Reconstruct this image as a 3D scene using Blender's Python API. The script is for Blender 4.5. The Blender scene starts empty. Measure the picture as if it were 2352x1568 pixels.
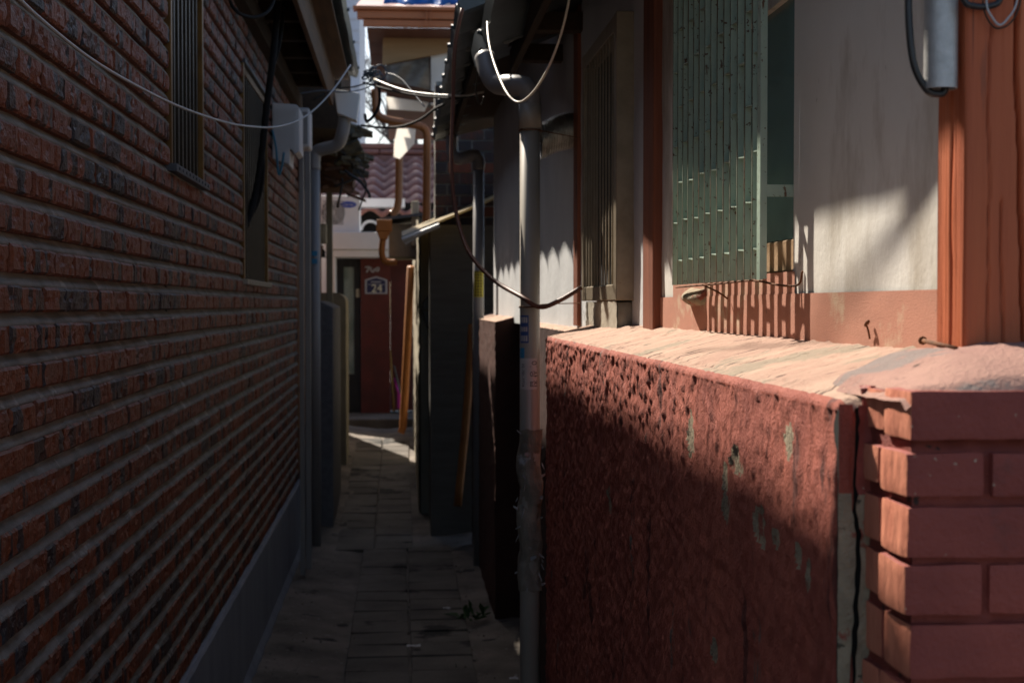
import bpy, bmesh, math, random
from mathutils import Vector, Matrix, noise
R = random.Random(7)
scene = bpy.context.scene
COL = scene.collection
PI = math.pi

# ---------------------------------------------------------------- camera, sky, sun, exposure
EYE = 2.0
F = 50 / 36 * 2352
YAW, PITCH = math.atan(256 / 3266.7), math.atan(84 / 3266.7)
cam_d = bpy.data.cameras.new('camera')
cam_d.lens = 50; cam_d.sensor_width = 36
cam_d.clip_start = 0.05; cam_d.clip_end = 500
cam_d.dof.use_dof = True
cam_d.dof.focus_distance = 3.1
cam_d.dof.aperture_fstop = 7.5
cam = bpy.data.objects.new('camera', cam_d); COL.objects.link(cam)
cam.location = (0, 0, EYE)
cam.rotation_euler = (PI / 2 - PITCH, 0, -YAW)
scene.camera = cam

SUN = Vector((-1.0, 2.3, 2.5)).normalized()          # towards the sun
world = bpy.data.worlds.new("World"); scene.world = world
world.use_nodes = True
wn = world.node_tree.nodes; wl = world.node_tree.links
wn.clear()
w_out = wn.new('ShaderNodeOutputWorld'); w_bg = wn.new('ShaderNodeBackground'); w_sky = wn.new('ShaderNodeTexSky')
w_sky.sky_type = 'NISHITA'; w_sky.sun_disc = False
w_sky.sun_elevation = math.asin(SUN.z); w_sky.sun_rotation = math.atan2(SUN.x, SUN.y)
w_sky.air_density = 1.0; w_sky.dust_density = 2.0; w_sky.ozone_density = 1.0
w_bg.inputs['Strength'].default_value = 0.082
wl.new(w_sky.outputs[0], w_bg.inputs[0]); wl.new(w_bg.outputs[0], w_out.inputs[0])

sun_d = bpy.data.lights.new('sun', 'SUN'); sun_d.energy = 5.0; sun_d.angle = math.radians(0.8)
sun_d.color = (1.0, 0.90, 0.77)
sun = bpy.data.objects.new('sun', sun_d); COL.objects.link(sun)
sun.rotation_euler = SUN.to_track_quat('Z', 'Y').to_euler(); sun.location = SUN * 40

scene.view_settings.view_transform = 'Standard'; scene.view_settings.look = 'None'
scene.view_settings.gamma = 1; scene.view_settings.use_curve_mapping = False
scene.view_settings.exposure = 1.0
scene.render.resolution_x = 1024; scene.render.resolution_y = 682
scene.cycles.max_bounces = 6; scene.cycles.diffuse_bounces = 4

# ---------------------------------------------------------------- camera matching: a sighted point on a known plane
_f = Vector((math.sin(YAW) * math.cos(PITCH), math.cos(YAW) * math.cos(PITCH), -math.sin(PITCH)))
_r = Vector((math.cos(YAW), -math.sin(YAW), 0)); _u = _r.cross(_f)
def ray(u, v): return _f + _r * ((u - 1176) / F) - _u * ((v - 784) / F)
def onX(u, v, X): d = ray(u, v); return Vector((0, 0, EYE)) + d * (X / d.x)
def onY(u, v, Y): d = ray(u, v); return Vector((0, 0, EYE)) + d * (Y / d.y)
def onZ(u, v, Z): d = ray(u, v); return Vector((0, 0, EYE)) + d * ((Z - EYE) / d.z)

# ---------------------------------------------------------------- materials
def lin(*c):      # sRGB 0-255 to linear
    return tuple(((x / 255 + 0.055) / 1.055) ** 2.4 if x > 10 else x / 255 / 12.92 for x in c) + (1,)
def mat(name, c1, c2=None, scale=6, rough=.8, bump=0., bscale=60, metal=0., stretch=(1, 1, 1), spec=.3,
        c3=None, s3=5, t3=.62, st3=(1, 1, 1), c4=None, s4=30, t4=.68, st4=(1, 1, 1), bst=None, bdist=.01, transl=0., w3=.05):
    m = bpy.data.materials.new(name); m.use_nodes = True
    nt = m.node_tree; N = nt.nodes; L = nt.links
    b = N['Principled BSDF']; out = N['Material Output']
    b.inputs['Roughness'].default_value = rough; b.inputs['Metallic'].default_value = metal
    b.inputs['Specular IOR Level'].default_value = spec
    tc = N.new('ShaderNodeTexCoord')
    def nz(sc, st, det=5, ro=.6):
        mp = N.new('ShaderNodeMapping'); mp.inputs['Scale'].default_value = st
        n = N.new('ShaderNodeTexNoise'); n.inputs['Scale'].default_value = sc; n.inputs['Detail'].default_value = det
        n.inputs['Roughness'].default_value = ro
        L.new(tc.outputs['Object'], mp.inputs[0]); L.new(mp.outputs[0], n.inputs['Vector']); return n
    def mixc(a, bcol, fac):
        x = N.new('ShaderNodeMix'); x.data_type = 'RGBA'
        if isinstance(a, tuple): x.inputs[6].default_value = a
        else: L.new(a, x.inputs[6])
        x.inputs[7].default_value = bcol; L.new(fac, x.inputs[0]); return x.outputs[2]
    def ramp(o, lo, hi):
        r = N.new('ShaderNodeMapRange'); r.inputs['From Min'].default_value = lo; r.inputs['From Max'].default_value = hi
        L.new(o, r.inputs['Value']); return r.outputs[0]
    col = c1
    if c2: col = mixc(c1, c2, ramp(nz(scale, stretch).outputs[0], .33, .67))
    if c3: col = mixc(col, c3, ramp(nz(s3, st3, 6, .65).outputs[0], t3, t3 + w3))
    if c4: col = mixc(col, c4, ramp(nz(s4, st4, 3).outputs[0], t4, t4 + .04))
    if isinstance(col, tuple): b.inputs['Base Color'].default_value = col
    else: L.new(col, b.inputs['Base Color'])
    if bump:
        n = nz(bscale, bst or stretch, 6, .62); bp = N.new('ShaderNodeBump'); bp.inputs['Strength'].default_value = bump
        bp.inputs['Distance'].default_value = bdist
        L.new(n.outputs[0], bp.inputs['Height']); L.new(bp.outputs[0], b.inputs['Normal'])
    if transl:
        t = N.new('ShaderNodeBsdfTranslucent'); mx = N.new('ShaderNodeMixShader'); mx.inputs[0].default_value = transl
        if isinstance(col, tuple): t.inputs[0].default_value = col
        else: L.new(col, t.inputs[0])
        L.new(b.outputs[0], mx.inputs[1]); L.new(t.outputs[0], mx.inputs[2]); L.new(mx.outputs[0], out.inputs[0])
    return m

def brick_mat():
    m = bpy.data.materials.new('flashed_brick'); m.use_nodes = True
    nt = m.node_tree; N = nt.nodes; L = nt.links; b = N['Principled BSDF']
    at = N.new('ShaderNodeAttribute'); at.attribute_name = 'tone'
    tc = N.new('ShaderNodeTexCoord'); mp = N.new('ShaderNodeMapping'); mp.inputs['Scale'].default_value = (1, 1, .3)
    n = N.new('ShaderNodeTexNoise'); n.inputs['Scale'].default_value = 55; n.inputs['Detail'].default_value = 4
    L.new(tc.outputs['Object'], mp.inputs[0]); L.new(mp.outputs[0], n.inputs['Vector'])
    ad = N.new('ShaderNodeMath'); ad.operation = 'MULTIPLY_ADD'; ad.inputs[1].default_value = .9; ad.inputs[2].default_value = -.45
    L.new(n.outputs[0], ad.inputs[0])
    a2 = N.new('ShaderNodeMath'); L.new(ad.outputs[0], a2.inputs[0]); L.new(at.outputs['Fac'], a2.inputs[1])
    cr = N.new('ShaderNodeValToRGB'); e = cr.color_ramp.elements
    e[0].position = .05; e[0].color = (.19, .05, .019, 1)
    e[1].position = 1.; e[1].color = (.030, .026, .030, 1)
    x = e.new(.45); x.color = (.125, .036, .018, 1)
    x = e.new(.68); x.color = (.05, .027, .021, 1)
    L.new(a2.outputs[0], cr.inputs[0]); L.new(cr.outputs[0], b.inputs['Base Color'])
    b.inputs['Roughness'].default_value = .5; b.inputs['Specular IOR Level'].default_value = .35
    n2 = N.new('ShaderNodeTexNoise'); n2.inputs['Scale'].default_value = 120; n2.inputs['Detail'].default_value = 4
    L.new(tc.outputs['Object'], n2.inputs['Vector'])
    bp = N.new('ShaderNodeBump'); bp.inputs['Strength'].default_value = 1.0; bp.inputs['Distance'].default_value = .006
    L.new(n2.outputs[0], bp.inputs['Height']); L.new(bp.outputs[0], b.inputs['Normal'])
    return m

M = {}
M['brick'] = brick_mat()
M['mortar'] = mat('grey_mortar', (.30, .29, .26, 1), (.17, .165, .145, 1), 9, .9, .6, 120, c3=(.42, .41, .38, 1), s3=7, t3=.6)
M['plinth'] = mat('blue_grey_paint', (.24, .265, .31, 1), (.17, .19, .23, 1), 5, .6, .25, 40, c3=(.22, .22, .22, 1), s3=9, t3=.68, stretch=(1, 1, .4))
M['cement'] = mat('rough_cement', (.26, .22, .185, 1), (.11, .093, .077, 1), 2.4, .9, .8, 35, c3=(.04, .037, .033, 1), s3=3.2, t3=.6, c4=(.30, .28, .26, 1), s4=22, t4=.66)
M['paver'] = mat('concrete_paver', (.19, .165, .14, 1), (.095, .083, .07, 1), 2.1, .85, .5, 70, c3=(.035, .032, .028, 1), s3=1.6, t3=.585)
M['grout'] = mat('dirty_joint', (.045, .04, .034, 1), (.02, .018, .015, 1), 9, .95)
M['bronze'] = mat('bronze_frame', (.22, .12, .035, 1), (.13, .07, .025, 1), 8, .4, .1, 60, metal=.5)
M['darkbar'] = mat('dark_bar', (.035, .028, .022, 1), (.055, .042, .028, 1), 20, .45, metal=.4)
M['sillmetal'] = mat('blue_grey_sill', (.10, .115, .14, 1), (.06, .07, .085, 1), 14, .5)
M['glassdark'] = mat('dark_glass', (.012, .014, .016, 1), None, rough=.12, spec=.6)
M['black'] = mat('black_plastic', (.014, .014, .016, 1), (.022, .022, .024, 1), 30, .4, spec=.5)
M['rubber'] = mat('black_rubber', (.012, .012, .013, 1), (.018, .018, .018, 1), 30, .75, spec=.15)
M['inside'] = mat('dark_interior', (.02, .018, .016, 1), (.012, .011, .01, 1), 4, .9)
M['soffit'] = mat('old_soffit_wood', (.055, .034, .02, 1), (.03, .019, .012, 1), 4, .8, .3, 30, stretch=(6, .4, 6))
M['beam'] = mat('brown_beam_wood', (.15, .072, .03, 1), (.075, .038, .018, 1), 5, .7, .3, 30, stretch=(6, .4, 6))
M['tile'] = mat('grey_glazed_tile', (.085, .105, .11, 1), (.045, .056, .06, 1), 5, .35, .15, 40, spec=.5)
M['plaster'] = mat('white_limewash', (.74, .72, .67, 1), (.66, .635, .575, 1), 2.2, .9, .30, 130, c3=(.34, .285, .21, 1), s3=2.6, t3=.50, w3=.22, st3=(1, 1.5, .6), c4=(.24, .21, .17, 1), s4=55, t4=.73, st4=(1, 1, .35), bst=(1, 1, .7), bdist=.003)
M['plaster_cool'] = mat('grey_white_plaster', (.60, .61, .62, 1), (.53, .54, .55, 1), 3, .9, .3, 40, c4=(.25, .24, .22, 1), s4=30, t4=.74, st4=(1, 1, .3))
M['pinkbase'] = mat('pink_base_paint', (.50, .23, .155, 1), (.44, .205, .14, 1), 8, .85, .15, 120, c3=(.56, .42, .29, 1), s3=6, t3=.53, w3=.1, c4=(.2, .12, .09, 1), s4=50, t4=.70, stretch=(1, 1, 3))
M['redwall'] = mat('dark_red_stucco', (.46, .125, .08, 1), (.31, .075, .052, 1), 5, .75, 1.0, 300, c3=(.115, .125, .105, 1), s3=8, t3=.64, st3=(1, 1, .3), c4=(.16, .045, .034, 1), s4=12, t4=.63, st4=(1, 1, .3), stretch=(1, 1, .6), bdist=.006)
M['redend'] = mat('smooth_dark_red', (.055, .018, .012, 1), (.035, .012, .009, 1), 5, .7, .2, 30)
M['ledge'] = mat('worn_pink_ledge', (.46, .32, .24, 1), (.37, .225, .17, 1), 7, .9, .9, 170, c3=(.29, .23, .17, 1), s3=5, t3=.57, c4=(.075, .04, .03, 1), s4=18, t4=.62, st4=(.4, 2.4, 1), stretch=(.5, 1.6, 1), bst=(.8, 1.2, 1), bdist=.005)
M['capmortar'] = mat('painted_grit_cap', (.40, .235, .185, 1), (.30, .165, .135, 1), 7, .9, .9, 150, c3=(.21, .165, .15, 1), s3=6, t3=.57, c4=(.12, .07, .055, 1), s4=26, t4=.68, bdist=.005)
M['redbrick'] = mat('painted_red_brick', (.31, .07, .05, 1), (.22, .048, .037, 1), 6, .62, .7, 130, c4=(.5, .42, .3, 1), s4=95, t4=.70, c3=(.15, .045, .036, 1), s3=9, t3=.55, w3=.15, bdist=.004)
M['chip'] = mat('bare_brick_chip', (.66, .25, .15, 1), (.52, .17, .10, 1), 30, .8, .4, 90, stretch=(1, 1, .3))  # bare brick, brightened so the alley faces carry sunlight in their colour
M['oldmortar'] = mat('grey_green_mortar', (.40, .325, .22, 1), (.27, .22, .15, 1), 24, .9, .8, 120, c3=(.30, .085, .055, 1), s3=16, t3=.56, c4=(.10, .085, .06, 1), s4=40, t4=.66)
M['jointpaint'] = mat('cracked_joint_paint', (.27, .06, .042, 1), (.20, .048, .036, 1), 12, .8, .7, 90, c3=(.24, .20, .15, 1), s3=13, t3=.66, c4=(.05, .03, .025, 1), s4=30, t4=.66, stretch=(1, 1, 3))
M['darkstucco'] = mat('brown_stucco', (.11, .042, .03, 1), (.07, .028, .02, 1), 7, .8, .5, 150)  # darker copy of the red stucco, with shade put into its colour
M['crack'] = mat('crack_dark', (.012, .011, .01, 1))
M['postwood'] = mat('orange_painted_timber', (.50, .135, .052, 1), (.40, .095, .038, 1), 5, .6, .3, 60, c3=(.30, .085, .04, 1), s3=9, t3=.6, st3=(3, 3, .22), c4=(.07, .03, .018, 1), s4=9, t4=.66, st4=(9, 9, .10), stretch=(4, 4, .25), bst=(3.2, 3.2, .12))
M['redpost'] = mat('red_brown_timber', (.25, .085, .045, 1), (.17, .055, .03, 1), 6, .65, .3, 30, stretch=(4, 4, .3))
M['green'] = mat('green_rusty_paint', (.37, .475, .385, 1), (.29, .385, .31, 1), 12, .55, .2, 60, c3=(.11, .05, .02, 1), s3=38, t3=.64, st3=(1, 1, .4), c4=(.085, .035, .014, 1), s4=95, t4=.64, spec=.4)
M['rust'] = mat('rust', (.17, .062, .02, 1), (.07, .03, .012, 1), 40, .85, .4, 90)
M['rustedge'] = mat('rust_streaked_paint', (.10, .045, .017, 1), (.16, .20, .15, 1), 40, .8, .3, 90, stretch=(1, 1, .25), c3=(.06, .025, .01, 1), s3=60, t3=.55)
M['tealglass'] = mat('frosted_teal_glass', (.10, .185, .185, 1), (.075, .135, .14, 1), 2, .12, spec=.6)  # dark glass with its teal reflection painted into the base colour
M['alu'] = mat('beige_aluminium', (.30, .25, .18, 1), (.22, .18, .125, 1), 15, .45, .1, 60, metal=.35, c4=(.12, .08, .04, 1), s4=70, t4=.72)
M['concrete'] = mat('pale_concrete', (.46, .42, .34, 1), (.34, .30, .23, 1), 7, .9, .4, 60)
M['pvc'] = mat('grey_pvc', (.40, .37, .32, 1), (.34, .31, .265, 1), 3, .35, c3=(.36, .29, .19, 1), s3=3, t3=.58, st3=(1, 1, .3), spec=.5)
M['pvcw'] = mat('white_pvc', (.26, .255, .255, 1), (.22, .215, .215, 1), 3, .4, spec=.5)
M['tape'] = mat('frayed_insulation', (.34, .30, .24, 1), (.17, .15, .12, 1), 18, .6, .9, 70, c3=(.42, .42, .42, 1), s3=11, t3=.63, stretch=(1, 1, .6))
M['plastic'] = mat('torn_clear_plastic', (.5, .52, .55, 1), None, rough=.3, transl=.4)
M['label'] = mat('white_sticker', (.62, .60, .57, 1), (.55, .53, .5, 1), 30, .5)
M['ink'] = mat('black_ink', (.02, .02, .022, 1))
M['bluestick'] = mat('blue_sticker', (.05, .10, .30, 1), None, rough=.5)
M['cyanstick'] = mat('cyan_sticker', (.05, .27, .48, 1), None, rough=.5)
M['yellow'] = mat('yellow_sticker', (.52, .47, .05, 1), (.45, .40, .05, 1), 30, .5)
M['white'] = mat('white_paint', (.82, .82, .82, 1), (.76, .76, .76, 1), 3, .6)
M['whitewire'] = mat('pale_wire', (.72, .67, .57, 1), None, rough=.4)
M['greywire'] = mat('grey_wire', (.42, .45, .47, 1), None, rough=.4)
M['brownhose'] = mat('brown_hose', (.16, .065, .042, 1), (.11, .045, .03, 1), 9, .5)
M['silver'] = mat('galvanised_steel', (.50, .50, .49, 1), (.40, .40, .39, 1), 60, .5, .15, 200, metal=.55)
M['foil'] = mat('crumpled_foil', (.5, .5, .48, 1), (.3, .3, .28, 1), 30, .3, .5, 60, metal=.9)
M['box'] = mat('grey_plastic_box', (.62, .62, .63, 1), (.56, .56, .57, 1), 5, .5)
M['greyshed'] = mat('dark_grey_board', (.13, .12, .105, 1), (.10, .092, .08, 1), 3, .8, .3, 25, stretch=(1, 1, 8))
M['darkbrick'] = mat('dark_mixed_brick', (.10, .05, .04, 1), (.05, .045, .05, 1), 7, .75)
M['cream'] = mat('cream_render', (.52, .47, .36, 1), (.44, .39, .29, 1), 5, .9, .5, 50)
M['beige'] = mat('beige_cement', (.25, .23, .18, 1), (.18, .165, .13, 1), 4, .9, .4, 40)
M['bluegrey'] = mat('blue_grey_cement', (.17, .17, .185, 1), (.125, .125, .135, 1), 25, .9, .5, 90)
M['copper'] = mat('copper_brown_pipe', (.30, .115, .035, 1), (.23, .085, .028, 1), 5, .4, spec=.5)
M['orangepipe'] = mat('orange_pipe', (.40, .155, .04, 1), (.30, .11, .028, 1), 6, .45)
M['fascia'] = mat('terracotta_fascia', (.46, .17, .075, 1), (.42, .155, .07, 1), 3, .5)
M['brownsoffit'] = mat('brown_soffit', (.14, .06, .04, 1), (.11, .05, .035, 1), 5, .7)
M['plank'] = mat('bare_plank', (.40, .26, .14, 1), (.33, .21, .11, 1), 3, .75, .2, 20, stretch=(.5, 4, 4))
M['bluetarp'] = mat('blue_tarpaulin', (.04, .22, .62, 1), (.03, .15, .5, 1), 4, .4, .4, 12, transl=.3)
M['mauve'] = mat('red_brown_glazed_tile', (.34, .145, .105, 1), (.22, .10, .08, 1), 4, .4, .1, 30, spec=.5)
M['darkredtile'] = mat('dark_red_wall_tile', (.155, .035, .028, 1), (.10, .03, .024, 1), 4, .55, .1, 40, c4=(.28, .2, .2, 1), s4=9, t4=.74)
M['signblue'] = mat('navy_sign', (.028, .03, .09, 1), None, rough=.4)
M['signrim'] = mat('pale_sign_rim', (.46, .47, .5, 1), None, rough=.4)
M['signnum'] = mat('cream_figures', (.85, .83, .62, 1), None, rough=.5)
M['clearglass'] = mat('pale_door_glass', (.48, .54, .50, 1), (.06, .12, .08, 1), 1.6, .15, stretch=(1, 1, .6), spec=.6)  # bright sky and house reflection painted as the pale tone of the glass
M['doorframe'] = mat('charcoal_door', (.022, .023, .026, 1), (.03, .03, .034, 1), 5, .5)
M['siding'] = mat('pale_blue_siding', (.60, .66, .75, 1), (.55, .61, .7, 1), 2, .6)
M['sheet'] = mat('white_translucent_sheet', (.9, .88, .84, 1), None, rough=.5, transl=.75)
M['fibre'] = mat('yellowed_fibreglass', (.62, .52, .32, 1), (.52, .43, .25, 1), 3, .3, transl=.45)
M['clearsheet'] = mat('dusty_plastic_sheet', (.34, .30, .25, 1), (.10, .085, .07, 1), 2.2, .25, .5, 5, transl=.25, stretch=(1, 1, 2.5))
M['bark'] = mat('grey_bark', (.12, .11, .11, 1), (.08, .075, .075, 1), 20, .9)
M['rotwood'] = mat('rotten_wood', (.13, .06, .03, 1), (.06, .03, .018, 1), 9, .85, .4, 30, stretch=(.5, 3, 3))
M['thatch'] = mat('mossy_rubble', (.15, .14, .105, 1), (.05, .045, .035, 1), 12, .95, .6, 40)
M['leaf'] = mat('weed_leaf', (.035, .075, .02, 1), (.05, .10, .03, 1), 30, .6)
M['grit'] = mat('loose_grit', (.20, .18, .155, 1), (.08, .07, .06, 1), 40, .9)
M['streetmat'] = mat('worn_street_concrete', (.17, .155, .135, 1), (.12, .11, .10, 1), 1.5, .9, .3, 30)
M['pink'] = mat('pink_plastic', (.6, .05, .35, 1), None, rough=.5)
M['blueplastic'] = mat('teal_plastic', (.05, .2, .3, 1), None, rough=.5)
M['yellowwood'] = mat('yellow_stick', (.42, .25, .06, 1), None, rough=.6)
M['paper'] = mat('white_scrap', (.6, .6, .6, 1), None, rough=.7)
M['logo'] = mat('blue_oval', (.03, .07, .42, 1), None, rough=.4)

# ---------------------------------------------------------------- mesh helpers
def spline(pts, n=8):
    P = [Vector(p) for p in pts]
    if len(P) < 3: return P
    out = []
    for i in range(len(P) - 1):
        a = P[i - 1] if i else P[0] * 2 - P[1]; b, c = P[i], P[i + 1]
        d = P[i + 2] if i + 2 < len(P) else P[-1] * 2 - P[-2]
        for k in range(n):
            t = k / n
            out.append(.5 * ((2 * b) + (c - a) * t + (2 * a - 5 * b + 4 * c - d) * t * t + (3 * b - a - 3 * c + d) * t ** 3))
    out.append(P[-1]); return out

class MB:
    def __init__(s): s.v = []; s.f = []; s.mi = []; s.fa = []; s.cur = 0; s.tone = None
    def add(s, vs, fs):
        o = len(s.v); s.v += [Vector(p) for p in vs]
        for f in fs: s.f.append([i + o for i in f]); s.mi.append(s.cur)
        return s
    def box(s, x0, x1, y0, y1, z0, z1):
        return s.add([(x0, y0, z0), (x1, y0, z0), (x1, y1, z0), (x0, y1, z0), (x0, y0, z1), (x1, y0, z1), (x1, y1, z1), (x0, y1, z1)],
                     [(0, 3, 2, 1), (4, 5, 6, 7), (0, 1, 5, 4), (1, 2, 6, 5), (2, 3, 7, 6), (3, 0, 4, 7)])
    def slab(s, quad, t):          # four corners and a thickness vector
        q = [Vector(p) for p in quad]; t = Vector(t)
        return s.add(q + [p + t for p in q], [(3, 2, 1, 0), (4, 5, 6, 7), (0, 1, 5, 4), (1, 2, 6, 5), (2, 3, 7, 6), (3, 0, 4, 7)])
    def prism(s, poly, t):
        q = [Vector(p) for p in poly]; n = len(q); t = Vector(t)
        return s.add(q + [p + t for p in q], [tuple(range(n))[::-1], tuple(range(n, 2 * n))] + [(i, (i + 1) % n, n + (i + 1) % n, n + i) for i in range(n)])
    def tube(s, pts, r, seg=8, sm=True, n=6, rf=None):
        P = spline(pts, n) if sm else [Vector(p) for p in pts]
        up = Vector((0, 0, 1)); rings = []; nrm = None
        for i, p in enumerate(P):
            t = (P[min(i + 1, len(P) - 1)] - P[max(i - 1, 0)]).normalized()
            if nrm is None: nrm = t.cross(up if abs(t.z) < .9 else Vector((1, 0, 0))).normalized()
            nrm = (nrm - t * nrm.dot(t)).normalized(); bn = t.cross(nrm)
            rr = rf(i / (len(P) - 1)) if rf else r
            rings.append([p + (nrm * math.cos(2 * PI * k / seg) + bn * math.sin(2 * PI * k / seg)) * rr for k in range(seg)])
        vs = [q for g in rings for q in g]; fs = []
        for i in range(len(rings) - 1):
            for k in range(seg):
                fs.append((i * seg + k, i * seg + (k + 1) % seg, (i + 1) * seg + (k + 1) % seg, (i + 1) * seg + k))
        fs += [tuple(range(seg))[::-1], tuple(range(len(vs) - seg, len(vs)))]
        return s.add(vs, fs)
    def grid(s, nu, nv, fn, close=False):
        vs = [fn(i, j) for i in range(nu) for j in range(nv)]
        return s.add(vs, [(i * nv + j, (i + 1) * nv + j, (i + 1) * nv + j + 1, i * nv + j + 1) for i in range(nu - 1) for j in range(nv - 1)])
    def build(s, name, m, parent=None, smooth=False, bevel=0, solid=0):
        root = parent
        while root is not None and root.parent: root = root.parent
        if root is not None: o = root.location.copy()
        else:
            lo = [min(p[k] for p in s.v) for k in range(3)]; hi = [max(p[k] for p in s.v) for k in range(3)]
            o = Vector(((lo[0] + hi[0]) / 2, (lo[1] + hi[1]) / 2, lo[2]))
        me = bpy.data.meshes.new(name); me.from_pydata([p - o for p in s.v], [], s.f)
        ms = m if isinstance(m, (list, tuple)) else [m]
        for x in ms: me.materials.append(M[x])
        if len(ms) > 1: me.polygons.foreach_set('material_index', s.mi)
        if s.tone is not None:
            a = me.attributes.new('tone', 'FLOAT', 'FACE'); a.data.foreach_set('value', s.tone)
        if smooth: me.polygons.foreach_set('use_smooth', [True] * len(me.polygons))
        me.update()
        ob = bpy.data.objects.new(name, me); COL.objects.link(ob)
        if parent is not None: ob.parent = parent
        else: ob.location = o
        if bevel:
            b = ob.modifiers.new('bevel', 'BEVEL'); b.width = bevel; b.segments = 2; b.limit_method = 'ANGLE'
        if solid:
            b = ob.modifiers.new('solid', 'SOLIDIFY'); b.thickness = solid
        return ob

def thing(name, label, cat, loc, group=None):
    o = bpy.data.objects.new(name, None); COL.objects.link(o); o.location = loc; o.empty_display_size = .1
    o['label'] = label; o['category'] = cat
    if group: o['group'] = group
    return o
def tag(o, label, cat, group=None, kind=None):
    o['label'] = label; o['category'] = cat
    if group: o['group'] = group
    if kind: o['kind'] = kind
    return o
def text_mb(body, size, origin, right, up, depth=.0006):
    cu = bpy.data.curves.new('t', 'FONT'); cu.body = body; cu.size = size; cu.align_x = 'CENTER'; cu.align_y = 'CENTER'
    ob = bpy.data.objects.new('t', cu); COL.objects.link(ob)
    me = bpy.data.meshes.new_from_object(ob.evaluated_get(bpy.context.evaluated_depsgraph_get()))
    right = Vector(right); up = Vector(up); origin = Vector(origin)
    mb = MB(); mb.add([origin + right * v.co.x + up * v.co.y for v in me.vertices], [tuple(p.vertices) for p in me.polygons])
    bpy.data.objects.remove(ob); bpy.data.curves.remove(cu); bpy.data.meshes.remove(me)
    return mb
def fbm(x, y, z, o=4): return noise.fractal(Vector((x, y, z)), 1.0, 2.0, o)

# ================================================================ ground
XL, XR, XB = -.82, .52, .72
def gz(y):
    if y < 12: return 0.
    if y < 17.5: return .36 * (y - 12) / 5.5
    return .36 + min(1, (y - 17.5) / 2.) * .02
ys = [-60, -30, -10, 0, 4, 6] + [6 + .1 * i for i in range(1, 120)] + [18.2, 19, 20, 22, 26, 34, 50, 80, 140, 220]
xs = [-200, -80, -30, -10, -4, -2, -1.2] + [-1.1 + .05 * i for i in range(0, 47)] + [1.4, 2, 4, 10, 30, 80, 200]
def gpt(i, j):
    x, y = xs[i], ys[j]; z = gz(y)
    if -1.15 < x < 1.3 and y > 5:
        z += .014 * fbm(x * 2.5, y * 2.5, 0) + .008 * fbm(x * 9, y * 9, 3)
        z += max(0, -.30 - x) * .10 + max(0, x - .45) * .08 - .012
    return (x, y, z)
g = MB().grid(len(xs), len(ys), gpt).build('ground', 'cement', None, True); g['kind'] = 'structure'
st_ = MB().add([(-40, -16, .006), (40, -16, .006), (40, .3, .006), (-40, .3, .006)], [(0, 1, 2, 3)]).build('street', 'streetmat', None); st_['kind'] = 'structure'  # unseen sheet behind the camera, added to bounce warm light onto the pillar
pv = MB()
def pave(y0, y1, cols, seed):
    rr = random.Random(seed); off = [0, .02, .05]
    for k, (a, b) in enumerate(cols):
        y = y0 + off[k % 3]
        while y < y1:
            L = .302; j = .006; t = [rr.uniform(-.005, .007) for _ in range(4)]
            x0, x1 = a + j + rr.uniform(-.004, .004), b - j + rr.uniform(-.004, .004)
            z0 = gz(y) + .014; z1 = gz(y + L) + .014
            q = [(x0, y + j, z0 + t[0]), (x1, y + j, z0 + t[1]), (x1, y + L - j, z1 + t[2]), (x0, y + L - j, z1 + t[3])]
            pv.slab([(p[0], p[1], p[2] - .05) for p in q], (0, 0, .05)); y += L + .008
pave(4.6, 11.5, [(-.31, .05), (.05, .41)], 3)
pave(11.56, 17.4, [(-.54, -.22), (-.22, .10)], 5)
p = pv.build('paved_path', 'paver', None, False, bevel=.006); p['kind'] = 'structure'

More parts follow.
